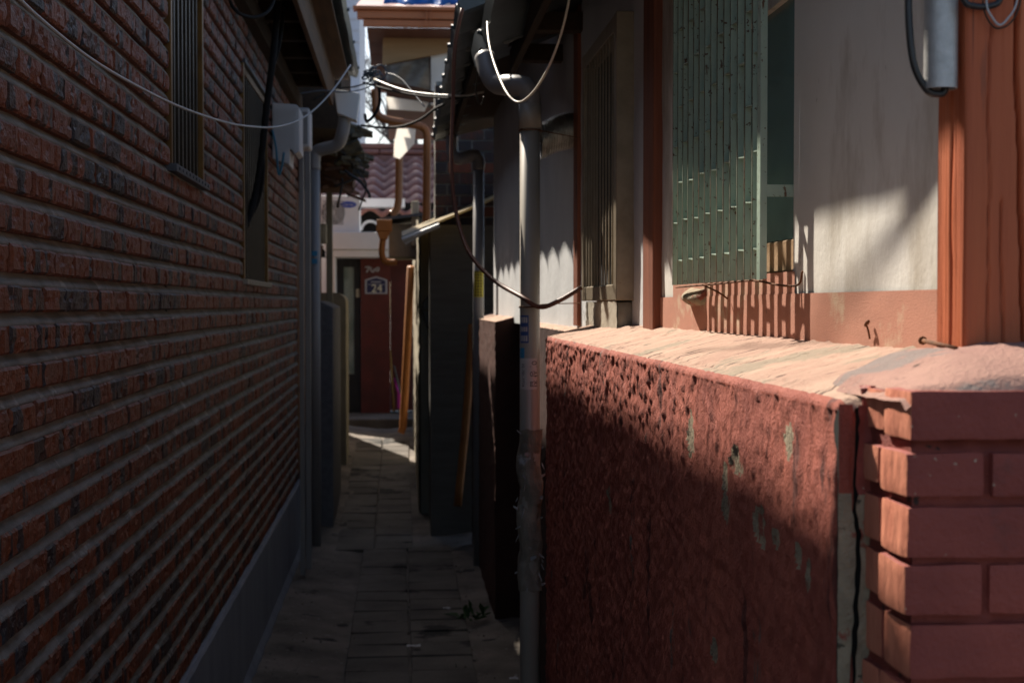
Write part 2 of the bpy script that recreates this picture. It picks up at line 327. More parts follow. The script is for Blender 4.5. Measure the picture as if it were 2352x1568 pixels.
# ================================================================ left: brick house
bh = thing('brick_house', 'long house of dark red textured brick along the left side of the alley', 'house', (XL - 2, 6.4, 0))
w1a, w1b = onX(392, 378, XL), onX(467, 418, XL)
w2a, w2b = onX(560, 640, XL), onX(615, 636, XL)
w2t = onX(588, 190, XL).z
W = [(w1a.y, w1b.y, (w1a.z + w1b.z) / 2, 4.5), (w2a.y, w2b.y, w2a.z, w2t)]
Y0, Y1 = .8, 11.55
PT = .5 * (onX(430, 1568, XL + .02).z + onX(685, 1112, XL + .02).z)      # top of the plinth
bk = MB(); tones = []
def brick(y0, y1, z0, z1, seed):
    r = random.Random(seed); nu, nv = 13, 6
    base = r.random(); base = .05 + .3 * base if base < .88 else .55 + .25 * r.random()
    colt = []
    t = 0
    for i in range(nu - 1):
        if r.random() < .5: t = (.5 + .3 * r.random()) if r.random() < .27 else 0
        colt.append(base + t + r.uniform(-.07, .07))
    cd = [r.uniform(-.0016, .0012) for _ in range(nu)]
    chips = {(r.randrange(1, nu - 1), r.randrange(1, nv - 1)): -r.uniform(.003, .0065) for _ in range(r.randrange(8, 14))}
    px = r.uniform(-.003, .003); tilt = r.uniform(-.003, .003)
    vs = []
    for i in range(nu):
        for j in range(nv):
            fy, fz = i / (nu - 1), j / (nv - 1)
            d = px + tilt * (fy - .5) + cd[i] + chips.get((i, j), 0) + r.uniform(-.0006, .0006)
            e = min(i, nu - 1 - i, j, nv - 1 - j)
            if e == 0: d -= .007
            ey = (.0025 if i == 1 else -.0025 if i == nu - 2 else 0)
            yy = y0 + (y1 - y0) * fy; zz = z0 + (z1 - z0) * fz
            if i == 1: yy = y0 + .005
            if i == nu - 2: yy = y1 - .005
            if j == 1: zz = z0 + .006
            if j == nv - 2: zz = z1 - .007
            vs.append((XL + d, yy + (0 if e == 0 else r.uniform(-.0015, .0015)), zz + (0 if e == 0 else r.uniform(-.0012, .0012))))
    fs = []
    for i in range(nu - 1):
        for j in range(nv - 1):
            fs.append((i * nv + j, (i + 1) * nv + j, (i + 1) * nv + j + 1, i * nv + j + 1)); tones.append(colt[i])
    # skirt back into the mortar
    ring = [(i, 0) for i in range(nu)] + [(nu - 1, j) for j in range(1, nv)] + [(i, nv - 1) for i in range(nu - 2, -1, -1)] + [(0, j) for j in range(nv - 2, 0, -1)]
    n0 = len(vs)
    for (i, j) in ring: q = vs[i * nv + j]; vs.append((XL - .04, q[1], q[2]))
    for k in range(len(ring)):
        a = ring[k]; b = ring[(k + 1) % len(ring)]
        fs.append((a[0] * nv + a[1], n0 + k, n0 + (k + 1) % len(ring), b[0] * nv + b[1])); tones.append(base)
    bk.add(vs, fs)
row = 0; z = PT + .012; PH = .0862
while z < 3.7:
    y = Y0 - (row % 2) * .1 + R.uniform(-.015, .015)
    while y < Y1:
        L = .19 + R.uniform(-.004, .004); segs = [(max(y, Y0), min(y + L, Y1))]
        for (a, b, zb, zt) in W:
            if z + .06 > zb and z < zt:
                ns = []
                for (p0, p1) in segs:
                    if p1 <= a or p0 >= b: ns.append((p0, p1)); continue
                    if p0 < a: ns.append((p0, a - .004))
                    if p1 > b: ns.append((b + .004, p1))
                segs = ns
        dz = .003 * noise.noise(Vector((y * .8, row * 7.3, 0)))
        for (p0, p1) in segs:
            if p1 - p0 > .03: brick(p0, p1, z + dz, z + dz + .060 + R.uniform(-.002, .002), R.random())
        y += L + .0085
    z += PH; row += 1
bk.tone = tones
bk.build('brick_wall', 'brick', bh)
# mortar bed, cut round the windows
mo = MB(); mx = XL - .013
cuts = sorted({Y0, Y1} | {w[0] for w in W} | {w[1] for w in W})
def mprof(z):
    ph = (z - (PT + .012)) % PH
    if ph < .052: return .016
    t = (ph - .052) / (PH - .052); return .0025 + .024 * t ** 1.5
def strip(y0, y1, z0, z1):
    ny = max(2, int((y1 - y0) / .05)); nz = max(8, int((z1 - z0) / .0086))
    mo.grid(ny + 1, nz + 1, lambda i, j: (XL - mprof(z0 + (z1 - z0) * j / nz) + .004 * fbm((y0 + (y1 - y0) * i / ny) * 6, (z0 + (z1 - z0) * j / nz) * 30, 1, 2), y0 + (y1 - y0) * i / ny, z0 + (z1 - z0) * j / nz))
for a, b in zip(cuts[:-1], cuts[1:]):
    hole = [w for w in W if w[0] <= a + 1e-6 and w[1] >= b - 1e-6]
    if not hole: strip(a, b, PT - .02, 3.9)
    else:
        strip(a, b, PT - .02, hole[0][2])
        if hole[0][3] < 3.9: strip(a, b, hole[0][3], 3.9)
mo.build('mortar', 'mortar', bh, True)
# body behind, ends, plinth
b = MB(); b.box(-4.5, XL - .14, Y0, Y1, 0, 3.9)
b.box(XL - .14, XL - .03, Y0, Y0 + .02, 0, 3.9); b.box(XL - .14, XL - .03, Y1 - .02, Y1, 0, 3.9)
b.build('house_body', 'inside', bh)
pl = MB(); n = 200
def plf(i, j):
    y = Y0 + (Y1 - Y0) * i / n
    c = .008 * fbm(y * 6, 0, 0); f = .012 * fbm(y * 7, 4, 0)
    prof = [(XL + .055 + f, -.05), (XL + .042 + f, .05), (XL + .02, .09), (XL + .02, PT - .012 + c), (XL + .010, PT + c), (XL - .03, PT + .006 + c)]
    return (prof[j][0], y, prof[j][1])
pl.grid(n + 1, 6, plf); pl.build('plinth', 'plinth', bh)

def left_window(a, bb, zb, zt, nb, trim):
    w = MB()
    x0, x1 = XL - .10, XL + .004
    for (p, q) in ((a, a + .035), (bb - .035, bb)): w.box(x0, x1, p, q, zb, zt)
    w.box(x0, x1 - .01, a + .035, bb - .035, zt - .04, zt)
    win = w.build('window', 'bronze', bh, bevel=.003)
    s = MB(); s.box(XL - .08, XL + .025, a - .02, bb + .02, zb - .03, zb - .002)
    for k in range(10): s.box(XL + .025, XL + .029, a + (bb - a) * (k + .4) / 10, a + (bb - a) * (k + .55) / 10, zb - .022, zb - .01)
    s.build('sill', trim, win, bevel=.003)
    s = MB()
    for k in range(nb):
        y = a + .035 + (bb - a - .07) * (k + .5) / nb
        s.box(XL - .045, XL - .012, y - .014, y + .014, zb, zt - .04)
    s.build('bars', 'darkbar', win)
    s = MB(); s.box(XL - .13, XL - .115, a, bb, zb, zt); s.build('pane', 'glassdark', win)
    return win
left_window(W[0][0], W[0][1], W[0][2], 3.88, 8, 'sillmetal')
left_window(W[1][0], W[1][1], W[1][2], W[1][3], 13, 'concrete')
lt = MB(); lt.box(XL - .02, XL + .012, W[1][0] + .02, W[1][1] + .05, W[1][3] + .002, W[1][3] + .025)
lt.build('lintel', 'sillmetal', bh, bevel=.003)

def roof_sheet(side, xe, ze, y0, y1, pitch, amp, phase, depth=1.7, slope=.45, thick=.05, near=False):
    mb = MB(); ny = int((y1 - y0) / .05); nu = 10
    def wv(y):
        w = abs(math.sin(PI * (y - phase) / pitch)) ** 1.3
        if near: k = min(1, max(0, (y - 3.5) / .5)); w = w * k + (1 - k) * (.62 + .12 * (3.5 - y))
        return amp * w
    def top(i, j):
        y = y0 + (y1 - y0) * i / ny; u = depth * (j / (nu - 1))
        step = .02 * ((u / .3) % 1)
        return (xe + side * u, y, ze + slope * u + wv(y) - step)
    def bot(i, j):
        p = top(i, j); return (p[0] + side * (.02 if j == 0 else 0), p[1], p[2] - thick)
    mb.grid(ny + 1, nu, top); mb.grid(ny + 1, nu, bot)
    mb.grid(ny + 1, 2, lambda i, j: top(i, 0) if j == 0 else bot(i, 0))
    for i in (0, ny): mb.grid(nu, 2, lambda a, c: top(i, a) if c == 0 else bot(i, a))
    y = phase                                              # raised seams between the sheets
    while y < y1:
        if y > y0 + .03:
            mb.tube([(xe - side * .012, y, ze + .0), (xe + side * .1, y, ze - thick + .03), (xe + side * .35, y, ze + slope * .35 - thick)], .012, 6, False)
        y += pitch
    return mb
LE = Vector((-.33, 0, EYE + 1.865))
roof_sheet(-1, LE.x, LE.z, .6, 11.6, 1.1, .02, .3, 2.4, .42).build('roof', 'tile', bh, True)
s = MB(); s.box(-.52, -.40, .8, 11.4, LE.z - .085, LE.z - .065)
s.slab([(-.56, .8, EYE + 1.58), (-.53, .8, EYE + 1.58), (-.53, 11.4, EYE + 1.58), (-.56, 11.4, EYE + 1.58)], (0.02, 0, .28))
s.build('fascia_board', 'beam', bh, bevel=.004)
s = MB(); s.slab([(XL - .1, .8, EYE + 1.80), (-.50, .8, EYE + 1.80), (-.50, 11.4, EYE + 1.80), (XL - .1, 11.4, EYE + 1.80)], (0, 0, .03))
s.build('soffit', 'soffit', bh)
s = MB(); y = 1.
while y < 11.3:
    s.box(XL - .06, -.57, y, y + .07, EYE + 1.66, EYE + 1.79); y += .62
s.box(XL - .03, XL + .05, 1.7, 11.4, EYE + 1.52, EYE + 1.64)
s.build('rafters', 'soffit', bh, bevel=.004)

# ================================================================ right: red ledge wall
ez = onX(1925, 905, XR).z
yN = onX(1925, 905, XR).y; yF = onX(1252, 770, XR).y
zb = onX(1830, 768, XB).z
lw = thing('ledge_wall', 'low dark red rough stucco wall with a sunlit sloping ledge on the right', 'wall', (.75, 3.4, 0))
def bump_h(y, z):
    v = Vector((y * 46, z * 34, 0)); d = noise.voronoi(v + Vector((noise.noise(v * .5), noise.noise(v * .5 + Vector((9, 3, 1))), 0)) * .6)[0][0]
    b = max(0, .66 - d) * .0125
    b += .0035 * noise.noise(Vector((y * 28, z * 15, 5))) + .0022 * noise.noise(Vector((y * 150, z * 95, 2)))
    smooth_near = max(.55, min(1, (y - 1.4) / 1.6))
    return b * smooth_near + .004 * noise.noise(Vector((y * 4, z * 4, 0)))
prof = [(0, -.05 + .65 * k / 14) for k in range(14)] + [(0, .6 + (ez - .022 - .6) * k / 215) for k in range(216)]
nf = len(prof)
for k in range(1, 6):
    a = PI / 2 * k / 5; prof.append((.022 * (1 - math.cos(a)), ez - .022 + .022 * math.sin(a)))
nt_ = 46
for k in range(1, nt_): prof.append((.022 + (XB + .03 - XR - .022) * k / (nt_ - 1), ez + (zb - ez) * k / (nt_ - 1)))
NY = 560
def lwf(i, j):
    t = i / NY; y = yN + (yF - yN) * t; dx, z = prof[j]
    edge = min(1, (yF - y) / .05, (y - yN) / .02 + .2); edge = max(0, edge)
    back = (1 - edge) ** 2 * .03
    if j < nf:
        return (XR + dx - (bump_h(y, z) - .002) * (.4 + .6 * edge) + back, y, z)
    k = (j - nf) / 5
    w = max(0, 1 - k) * .6 + .4
    x = XR + dx
    lz = .0006 * noise.noise(Vector((x * 10, y * 55, 7))) + .003 * noise.noise(Vector((x * 4, y * 7, 7))) - .010 * max(0, noise.noise(Vector((x * 20, y * 85, 4))) - .33) + .0008 * noise.noise(Vector((x * 60, y * 160, 1)))
    if k < 1.2: q_ = bump_h(y, z + .02 * k); x -= q_ * (1 - .6 * k); lz *= min(1, k); lz += .6 * q_ * min(1, k) - .003; lz += -.006 * max(0, noise.noise(Vector((y * 40, x * 30, 3))) - .1) * max(0, 1 - k * .5)
    if dx > .12: lz += .006 * max(0, noise.noise(Vector((x * 25, y * 25, 2)))) 
    return (x + back * (1 - min(1, dx / .02)), y, z + lz - back * .6)
flakes = []
for (u, v, wu, hv) in ((1586, 1000, 7, 45), (1806, 1018, 11, 42), (1690, 1062, 12, 34), (1666, 1172, 8, 34), (1744, 1208, 13, 44), (1782, 1240, 6, 26), (1832, 1282, 6, 34), (1664, 1110, 4, 50), (1858, 1330, 6, 40), (1640, 1500, 5, 30), (1400, 1150, 4, 30), (1700, 1075, 9, 20), (1752, 1245, 6, 22)):
    a0, a1, a2 = onX(u, v, XR), onX(u - wu, v, XR), onX(u, v - hv, XR); flakes.append((a0.y, a0.z, abs(a1.y - a0.y), abs(a2.z - a0.z)))
def flaked(y, z):
    for (cy_, cz2, ry, rz) in flakes:
        if abs(y - cy_) < 1.6 * ry and abs(z - cz2) < 1.6 * rz:
            q = ((y - cy_) / ry) ** 2 + ((z - cz2) / rz) ** 2 + .9 * noise.noise(Vector((y * 130, z * 70, 6)))
            if q < 1: return True
    return False
_lwf0 = lwf
def lwf1(i, j):
    p = _lwf0(i, j)
    return (p[0] * .25 + .75 * (XR + .0035), p[1], p[2]) if flaked(p[1], p[2]) else p
f = MB().grid(NY + 1, nf + 3, lwf1)
f.mi = [1 if flaked(f.v[q[0]].y, f.v[q[0]].z) else 0 for q in f.f]
f.build('stucco_face', ['redwall', 'oldmortar'], lw, True)
tp = MB().grid(NY + 1, len(prof) - nf - 2, lambda i, j: lwf(i, nf + 2 + j)); tp.build('ledge', 'ledge', lw, True)
c = MB(); c.box(XR + .035, 1.2, yN + .035, yF - .03, 0, ez - .03); c.build('core', 'redend', lw)
# far return of the near section, then the set-back stretch beyond the drainpipe
c = MB(); n = 40
def endf(i, j):
    x = XR + .03 + .35 * i / 10; z = -.05 + (ez + .0) * j / n
    return (x, yF + .012 * noise.noise(Vector((x * 30, z * 22, 4))), z + .02 * (i / 10))
c.grid(11, n + 1, endf); c.build('end_face', 'redwall', lw, True)
w2y0 = 9.0; XS = .60
lw2 = thing('setback_ledge_wall', 'dark brown red wall with a ledge further down the alley behind the drainpipe', 'wall', (.9, 8.5, 0))
zz = onX(1170, 745, XS).z
def blk(x0, x1, y0, y1, z0, z1, zt, nm, m, disp):
    mb = MB(); ny = int((y1 - y0) / .02); nz_ = 90
    mb.grid(ny + 1, nz_ + 1, lambda i, j: (x0 - disp * bump_h(y0 + (y1 - y0) * i / ny, z0 + (z1 - z0) * j / nz_), y0 + (y1 - y0) * i / ny, z0 + (z1 - z0) * j / nz_))
    mb.build(nm, m, lw2, True)
    t = MB(); t.grid(ny + 1, 12, lambda i, j: (x0 - disp * .004 + (x1 - x0) * j / 11, y0 + (y1 - y0) * i / ny, z1 + (zt - z1) * j / 11 + .006 * noise.noise(Vector((j * .8, i * .25, 2)))))
    t.build('ledge', 'ledge', lw2, True)
    e = MB(); e.prism([(x0, y0, z0), (x1, y0, z0), (x1, y0, zt), (x0, y0, z1)], (0, .03, 0)); e.prism([(x0, y1 - .03, z0), (x1, y1 - .03, z0), (x1, y1 - .03, zt), (x0, y1 - .03, z1)], (0, .03, 0))
    e.build('end_face', 'redend', lw2)
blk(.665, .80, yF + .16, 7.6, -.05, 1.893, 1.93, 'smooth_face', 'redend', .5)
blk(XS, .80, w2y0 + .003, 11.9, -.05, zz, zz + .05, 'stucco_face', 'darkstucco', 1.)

# ================================================================ right: brick pillar at the corner
pr = thing('brick_pillar', 'cracked red painted brick pillar at the near right corner with chipped edges', 'pillar', (.85, 1.9, 0))
YP = 1.50
xp = onY(2090, 950, YP).x; YE = yN - .004
def rough_brick(mb, x0, x1, y0, y1, z0, z1, seed, lit_chip=.0):
    nx, ny, nz_ = max(4, int((x1 - x0) / .008)), max(4, int((y1 - y0) / .012)), max(4, int((z1 - z0) / .0075))
    bm = bmesh.new(); V = {}
    r = .0038
    def vert(i, j, k):
        key = (i, j, k)
        if key in V: return V[key]
        p = Vector((x0 + (x1 - x0) * i / nx, y0 + (y1 - y0) * j / ny, z0 + (z1 - z0) * k / nz_))
        cpt = Vector((min(max(p.x, x0 + r), x1 - r), min(max(p.y, y0 + r), y1 - r), min(max(p.z, z0 + r), z1 - r)))
        d = p - cpt
        if d.length > 1e-6: p = cpt + d.normalized() * r
        q = Vector((p.x * 22, p.y * 22, p.z * 22 + seed * 9.1))
        p += Vector((noise.noise(q), noise.noise(q + Vector((5, 1, 2))), noise.noise(q + Vector((2, 8, 4))))) * .0016
        # chipped arris on the alley corner
        e = (p.x - x0) + (p.y - y0)
        ch = lit_chip * (1 + .9 * noise.noise(Vector((0, seed * 3.3, p.z * 55))))
        if lit_chip and e < ch: s_ = (ch - e) / 2; p.x += s_; p.y += s_ * .6
        V[key] = p; return p
    def face(fn, a, b):
        mb.grid(a + 1, b + 1, fn)
    face(lambda i, k: vert(i, 0, k), nx, nz_)
    mb.cur = 1 if lit_chip else 0
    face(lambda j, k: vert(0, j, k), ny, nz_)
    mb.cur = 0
    face(lambda i, j: vert(i, j, nz_), nx, ny); face(lambda i, j: vert(i, j, 0), nx, ny); face(lambda j, k: vert(nx, j, k), ny, nz_)
    face(lambda i, k: vert(i, ny, k), nx, nz_)
rows = [(897, 1012), (1040, 1143), (1163, 1284), (1296, 1414), (1434, 1560), (1578, 1700), (1716, 1838), (1852, 1976)]
zr = [(onY(2150, b, YP).z, onY(2150, a, YP).z) for a, b in rows]
offs = [0, -.004, -.003, -.006, .001, -.004, 0, -.003]
bm_ = MB()
for k, (z0, z1) in enumerate(zr):
    x = xp + offs[k]; hd = k % 2 == 1
    first = True
    while x < 1.15:
        L = (.089 if (hd and first) else .19)
        rough_brick(bm_, x, min(x + L, 1.2), YP + R.uniform(-.002, .002), YP + .085, z0, z1, k * 7 + x, .0035 if first else 0.)
        if first: rough_brick(bm_, xp + offs[k] + R.uniform(0, .007), xp + .12, YP + .094, YE + .006, z0 + R.uniform(0, .005), z1 - R.uniform(0, .005), k * 5 + 70, .004)
        x += L + .0075; first = False
zlow = zr[-1][0]
while zlow > .1:
    rough_brick(bm_, xp, xp + .19, YP, YP + .085, zlow - .066, zlow - .01, zlow); rough_brick(bm_, xp + .2, 1.15, YP, YP + .085, zlow - .066, zlow - .01, zlow + 2); zlow -= .066
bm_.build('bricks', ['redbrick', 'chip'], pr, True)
c = MB(); c.grid(60, 180, lambda i, j: (xp + .006 + (1.15 - xp) * i / 59, YP + .008 + .006 * fbm(i * .4, j * .3, 3) + (.022 + .012 * fbm(i * .3, 4, 1) if abs((zr[0][1] - .004) * j / 179 - zr[0][0] + .003) < .006 else 0), .0 + (zr[0][1] - .004) * j / 179))
c.grid(8, 90, lambda i, j: (xp + .006, YP + .012 + (YE + .02 - YP) / 7 * i, (zr[0][1] - .004) * j / 89))
c.build('mortar_joints', 'jointpaint', pr, True)
# stub between the pillar and the stucco wall: bare mortar strip, a crack, broken brick ends
YE = yN - .004
xa, xb = XR, xp + .03
zt = zr[0][1]
def stubx(z): return .5 + .012 * noise.noise(Vector((0, 0, z * 16)))
crk = lambda z: xa + .0195 + .012 * noise.noise(Vector((3, 0, z * 8))) + .003 * noise.noise(Vector((1, 2, z * 60))) + .004 * (1.9 - z)
zc = onY(1980, 1150, YE).z           # below this the paint has come off
c = MB(); nz_ = 200
def stub(i, j):
    z = -.05 + (ez + .05 - .012) * j / nz_
    if i < 6: x = xa + .001 + (crk(z) - .0022 - xa - .001) * i / 5
    return (x, YE + .004 * (1 - i / 5) ** 3 + .0022 * noise.noise(Vector((x * 160, 1, z * 90))), z)
jc = next(j for j in range(nz_) if -.05 + (ez + .038) * j / nz_ > zc)
c.grid(6, nz_ - jc + 1, lambda i, j: stub(i, j + jc))
c.build('painted_edge', 'redwall', pr, True)
c = MB(); c.grid(6, jc + 1, stub); c.build('bare_mortar', 'oldmortar', pr, True)
c = MB()
def stub2(i, j):
    z = -.05 + (ez + .05 - .012) * j / nz_
    w = .0028 if z < zc else .004
    x0 = crk(z) + w * max(.08, .55 + 1.3 * noise.noise(Vector((7, 0, z * 22))))
    x = x0 + (xb - x0) * i / 9
    rowp = .006 * (abs(((z - zr[0][0]) / .0675) % 1 - .5) < .40)
    return (x, YE - .006 - rowp * (1 if z > zc else .4) + .003 * noise.noise(Vector((x * 90, 1, z * 60))), z)
c.grid(10, jc + 1, stub2); c.build('bare_mortar', 'oldmortar', pr, True)
c = MB(); c.grid(10, nz_ - jc + 1, lambda i, j: stub2(i, j + jc)); c.build('painted_edge', 'redbrick', pr, True)
c = MB(); c.box(xa + .003, xb, YE + .008, YE + .03, 0, ez - .02); c.build('crack_backing', 'crack', pr)
c = MB()                                             # broken ends of the bricks between crack and pillar
for k, (z0, z1) in enumerate(zr[:7]):
    rr = random.Random(k + 3); x0 = crk((z0 + z1) / 2) + .010 + (.016 if k > 1 else .004) + rr.uniform(-.003, .004)
    dep = rr.uniform(.012, .022); bv = rr.uniform(.010, .02)
    za, zb_ = z0 + rr.uniform(0, .006), z1 - rr.uniform(0, .006)
    lo = [(x0, YE - .004, za), (x0 + bv * .5, YE - dep * .5, za), (x0 + bv, YE - dep, za + rr.uniform(0, .006)), (xp + .006, YE - dep - .002, za), (xp + .006, YE + .004, za), (x0, YE + .004, za)]
    hi = [(p[0] + rr.uniform(-.005, .005), p[1] + rr.uniform(-.004, .004), zb_ + rr.uniform(-.004, .003)) for p in lo]
    if k < 2: hi[1] = (x0 + bv * 1.4, YE - dep * .9, zb_); lo[1] = (x0 + bv * .2, YE - dep * .2, za)
    c.add(lo + hi, [tuple(range(6))[::-1], tuple(range(6, 12))] + [(i, (i + 1) % 6, 6 + (i + 1) % 6, 6 + i) for i in range(6)])
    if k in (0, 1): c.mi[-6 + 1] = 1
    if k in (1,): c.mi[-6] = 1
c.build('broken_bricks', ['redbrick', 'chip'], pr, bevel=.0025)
# sloped mortar cap up to the post
zp = onY(2250, 812, 1.77).z
c = MB(); n = 90
def cap(i, j):
    x = xp - .004 + (1.18 - xp) * i / n; y = YP + .003 + .29 * j / 20
    led = ez + (zb - ez) * min(1, max(0, (x - XR) / (XB - XR)))
    k = min(1, max(0, (x - .575) / .11)); k = k * k * (3 - 2 * k)
    far = led + .004 + (max(zp, led) - led) * k
    t = min(1, j / 11); t = t ** .75
    z = zt + .003 + (far - zt) * t + .005 * k * math.sin(PI * t)
    z += .002 * noise.noise(Vector((x * 22, y * 22, 3))) + .0016 * noise.noise(Vector((x * 70, y * 70, 8)))
    if j == 0: z -= .009
    if i < 3: z -= .016 * (1 - i / 3)
    return (x, y, z)
c.grid(n + 1, 21, cap); c.build('mortar_cap', 'capmortar', pr, True)

# ================================================================ right: plaster house
ph = thing('plaster_house', 'white limewashed house with timber posts and barred windows above the red ledge', 'house', (1.6, 5, 0))
YW0, YW1 = 1.80, 11.0
wr = onX(1822, 622, XB); zwb = wr.z; ywr = wr.y
ywl = onX(1552, 600, XB).y
zwt = onX(1790, 4, XB).z
zpk = .5 * (onX(2150, 665, XB).z + onX(1500, 685, XB).z)
TOPW = EYE + 1.55
wl_ = MB()
def wall_patch(mb, y0, y1, z0, z1, x=XB, st=.03, amp=.003):
    ny = max(1, int((y1 - y0) / st)); nz_ = max(1, int((z1 - z0) / st))
    def fn(i, j):
        y = y0 + (y1 - y0) * i / ny; z = z0 + (z1 - z0) * j / nz_
        e = 0 if (i in (0, ny) or j in (0, nz_)) else 1
        return (x + e * amp * fbm(y * 3, z * 3, 9, 4), y, z)
    mb.grid(ny + 1, nz_ + 1, fn)
wall_patch(wl_, YW0, ywr, zpk, TOPW); wall_patch(wl_, ywr, ywl, zwt, TOPW)
yp2 = onX(1490, 500, XB).y
wall_patch(wl_, ywl, yp2, zpk, TOPW)
wl_.build('plaster_wall', 'plaster', ph, True)
# reveal of the window
c = MB(); c.box(XB + .001, XB + .12, ywr - .03, ywr, zwb, zwt); c.box(XB + .001, XB + .12, ywl, ywl + .03, zwb, zwt); c.box(XB + .001, XB + .12, ywr - .03, ywl + .03, zwt, zwt + .03)
c.build('window_reveal', 'plaster', ph)
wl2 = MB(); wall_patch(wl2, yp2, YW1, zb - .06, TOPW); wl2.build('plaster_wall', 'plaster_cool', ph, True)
pk = MB(); wall_patch(pk, YW0, yp2, zb - .06, zpk + .001, XB - .004, .02, .002)
pk.build('base_strip', 'pinkbase', ph, True)
pk = MB(); wall_patch(pk, ywr - .02, ywl + .02, zpk - .002, zwb - .001, XB - .003, .03, .001); pk.build('base_strip', 'pinkbase', ph, True)
bd = MB(); bd.box(XB + .13, 4.2, YW0 + .02, YW1, 0, TOPW + .3); bd.box(XB + .005, XB + .13, YW1 - .04, YW1, 0, TOPW); bd.build('house_body', 'inside', ph)
# window behind the grille
wn_ = MB(); wn_.box(XB + .006, XB + .04, ywr, ywl, zwb, zwb + .060)
win = wn_.build('window', 'plank', ph, bevel=.003)
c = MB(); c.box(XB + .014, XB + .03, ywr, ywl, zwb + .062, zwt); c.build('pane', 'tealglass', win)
c = MB(); c.box(XB + .008, XB + .0135, (ywr + ywl) / 2 + .02, (ywr + ywl) / 2 + .06, zwb + .062, zwt); c.build('mullion', 'beam', win)
# expanded-bar security grille
XG = XB * .917
gy0, gy1 = onX(1745, 640, XG).y, onX(1545, 655, XG).y
gzb = onX(1745, 640, XG).z; gzt = EYE + .86
NB = 14; pit = (gy1 - gy0) / NB
gr = MB()
for k in range(NB + 1):
    y = gy0 + pit * k; r = random.Random(k)
    lean = r.uniform(-.003, .003)
    D = .0125
    T = .003 if k else .004
    gr.slab([(XG, y - T / 2, gzb), (XG + D, y - T / 2, gzb), (XG + D, y + T / 2, gzb), (XG, y + T / 2, gzb)], (0, lean, gzt - gzb))
gr.box(XG - .001, XG + .005, gy0 - .004, gy0 + .020, gzb - .002, gzt)
row = 0; z = gzb + .055
while z < gzt:
    for k in range(NB):
        if (k + row) % 2: continue
        y = gy0 + pit * k; dz = R.uniform(-.003, .003)
        gr.slab([(XG + .001, y + .001, z + dz), (XG + .012, y + .001, z + dz), (XG + .012, y + pit - .001, z + dz + .004), (XG + .001, y + pit - .001, z + dz + .004)], (0, 0, .003))
    z += .0905; row += 1
grille = gr.build('security_grille', 'green', ph)
c = MB()
for k in range(1, NB + 1):
    y = gy0 + pit * k
    c.slab([(XG - .0008, y - .0021, gzb), (XG + .0006, y - .0021, gzb), (XG + .0006, y + .0019, gzb), (XG - .0008, y + .0019, gzb)], (0, 0, gzt - gzb))
c.build('rusty_edges', 'rustedge', grille)
sz = onX(1780, 428, XG).z
c = MB(); c.box(XG + .004, XB + .012, gy0 + .001, gy0 + .005, sz - .010, sz + .012); c.build('strap', 'green', grille)
c = MB(); c.tube([(XG + .005, gy1 - .02, gzb - .006), (XG + .01, (gy0 + gy1) / 2, gzb - .004), (XG + .012, gy0 + .1, gzb - .002), (XG + .03, gy0 - .02, gzb - .012), (XG + .052, gy0 - .07, gzb - .012), (XG + .056, gy0 - .085, gzb + .012)], .0022, 6)
c.tube([(XG + .01, gy1 - .3, gzb - .004), (XG + .03, gy1 - .36, gzb - .02), (XG + .05, gy1 - .37, gzb - .035)], .002, 6)
c.build('tie_wire', 'rust', grille, True)
# mud nest stuck under the left end of the grille
c = MB(); n = 14; cc = onX(1605, 682, XB)
c.grid(n + 1, n + 1, lambda i, j: (XB + .01 - .05 * math.sin(PI * i / n) ** .6 * math.sin(PI * min(1, j / n + .15)) ** .6 + .006 * fbm(i, j, 1), cc.y - .11 + .22 * i / n, cc.z - .022 + .05 * j / n + .012 * abs(i / n - .3)))
c.build('mortar_lump', 'oldmortar', ph, True)
# posts
def post(y0, y1, x0, x1, z0, z1, m, nm='timber_post', bev=.006):
    return MB().box(x0, x1, y0, y1, z0, z1).build(nm, m, ph, bevel=bev)
xq = .697; pa = onX(2214, 700, xq).y
mbp = MB(); pdep = onX(2153, 700, xq).y - pa
def postf(i, j, face):
    z = zp - .02 + (TOPW - zp) * j / 60
    if face == 0: x, y = xq + .30 * i / 24, pa
    else: x, y = xq, pa + .12 * i / 12
    return (x, y, z)
def crackd(a, z):
    d = 0
    for c0, sl, w, zlo, zhi, dep in ((.075, -.028, .0034, 1.7, 2.9, .026), (.112, -.035, .004, 1.8, 2.9, .026), (.05, -.02, .0014, 1.9, 2.13, .012), (.155, -.02, .0032, 1.8, 2.8, .02), (.03, .004, .0014, 1.9, 2.35, .01)):
        if zlo < z < zhi:
            cx = c0 + sl * (z - 2.0) * 1.2 + .004 * noise.noise(Vector((c0 * 50, 0, z * 9))) + .0012 * noise.noise(Vector((c0 * 90, 0, z * 40)))
            d = max(d, dep * max(0, 1 - abs(a - cx) / w))
    return d
nx = 150; nzp = 200
mbp.grid(nx + 1, nzp + 1, lambda i, j: (xq + .30 * i / nx, pa + crackd(.30 * i / nx, zp - .03 + (TOPW - zp) * j / nzp) + .0006 * noise.noise(Vector((i * .5, 0, j * .03))) + (.004 if i == 0 else 0), zp - .03 + (TOPW - zp) * j / nzp))
mbp.grid(31, nzp + 1, lambda i, j: (xq + .002 * noise.noise(Vector((i * .9, 3, j * .02))) + .012 * max(0, 1 - abs(i - 14 - 1.5 * noise.noise(Vector((0, 0, j * .05)))) / 1.1) + (.004 if i == 0 else 0), pa + pdep * i / 30, zp - .03 + (TOPW - zp) * j / nzp))
mbp.build('timber_post', 'postwood', ph, True)
post(onX(1500, 500, .695).y, onX(1479, 500, .695).y + .02, .695, XB + .02, zb - .03, TOPW, 'redpost')
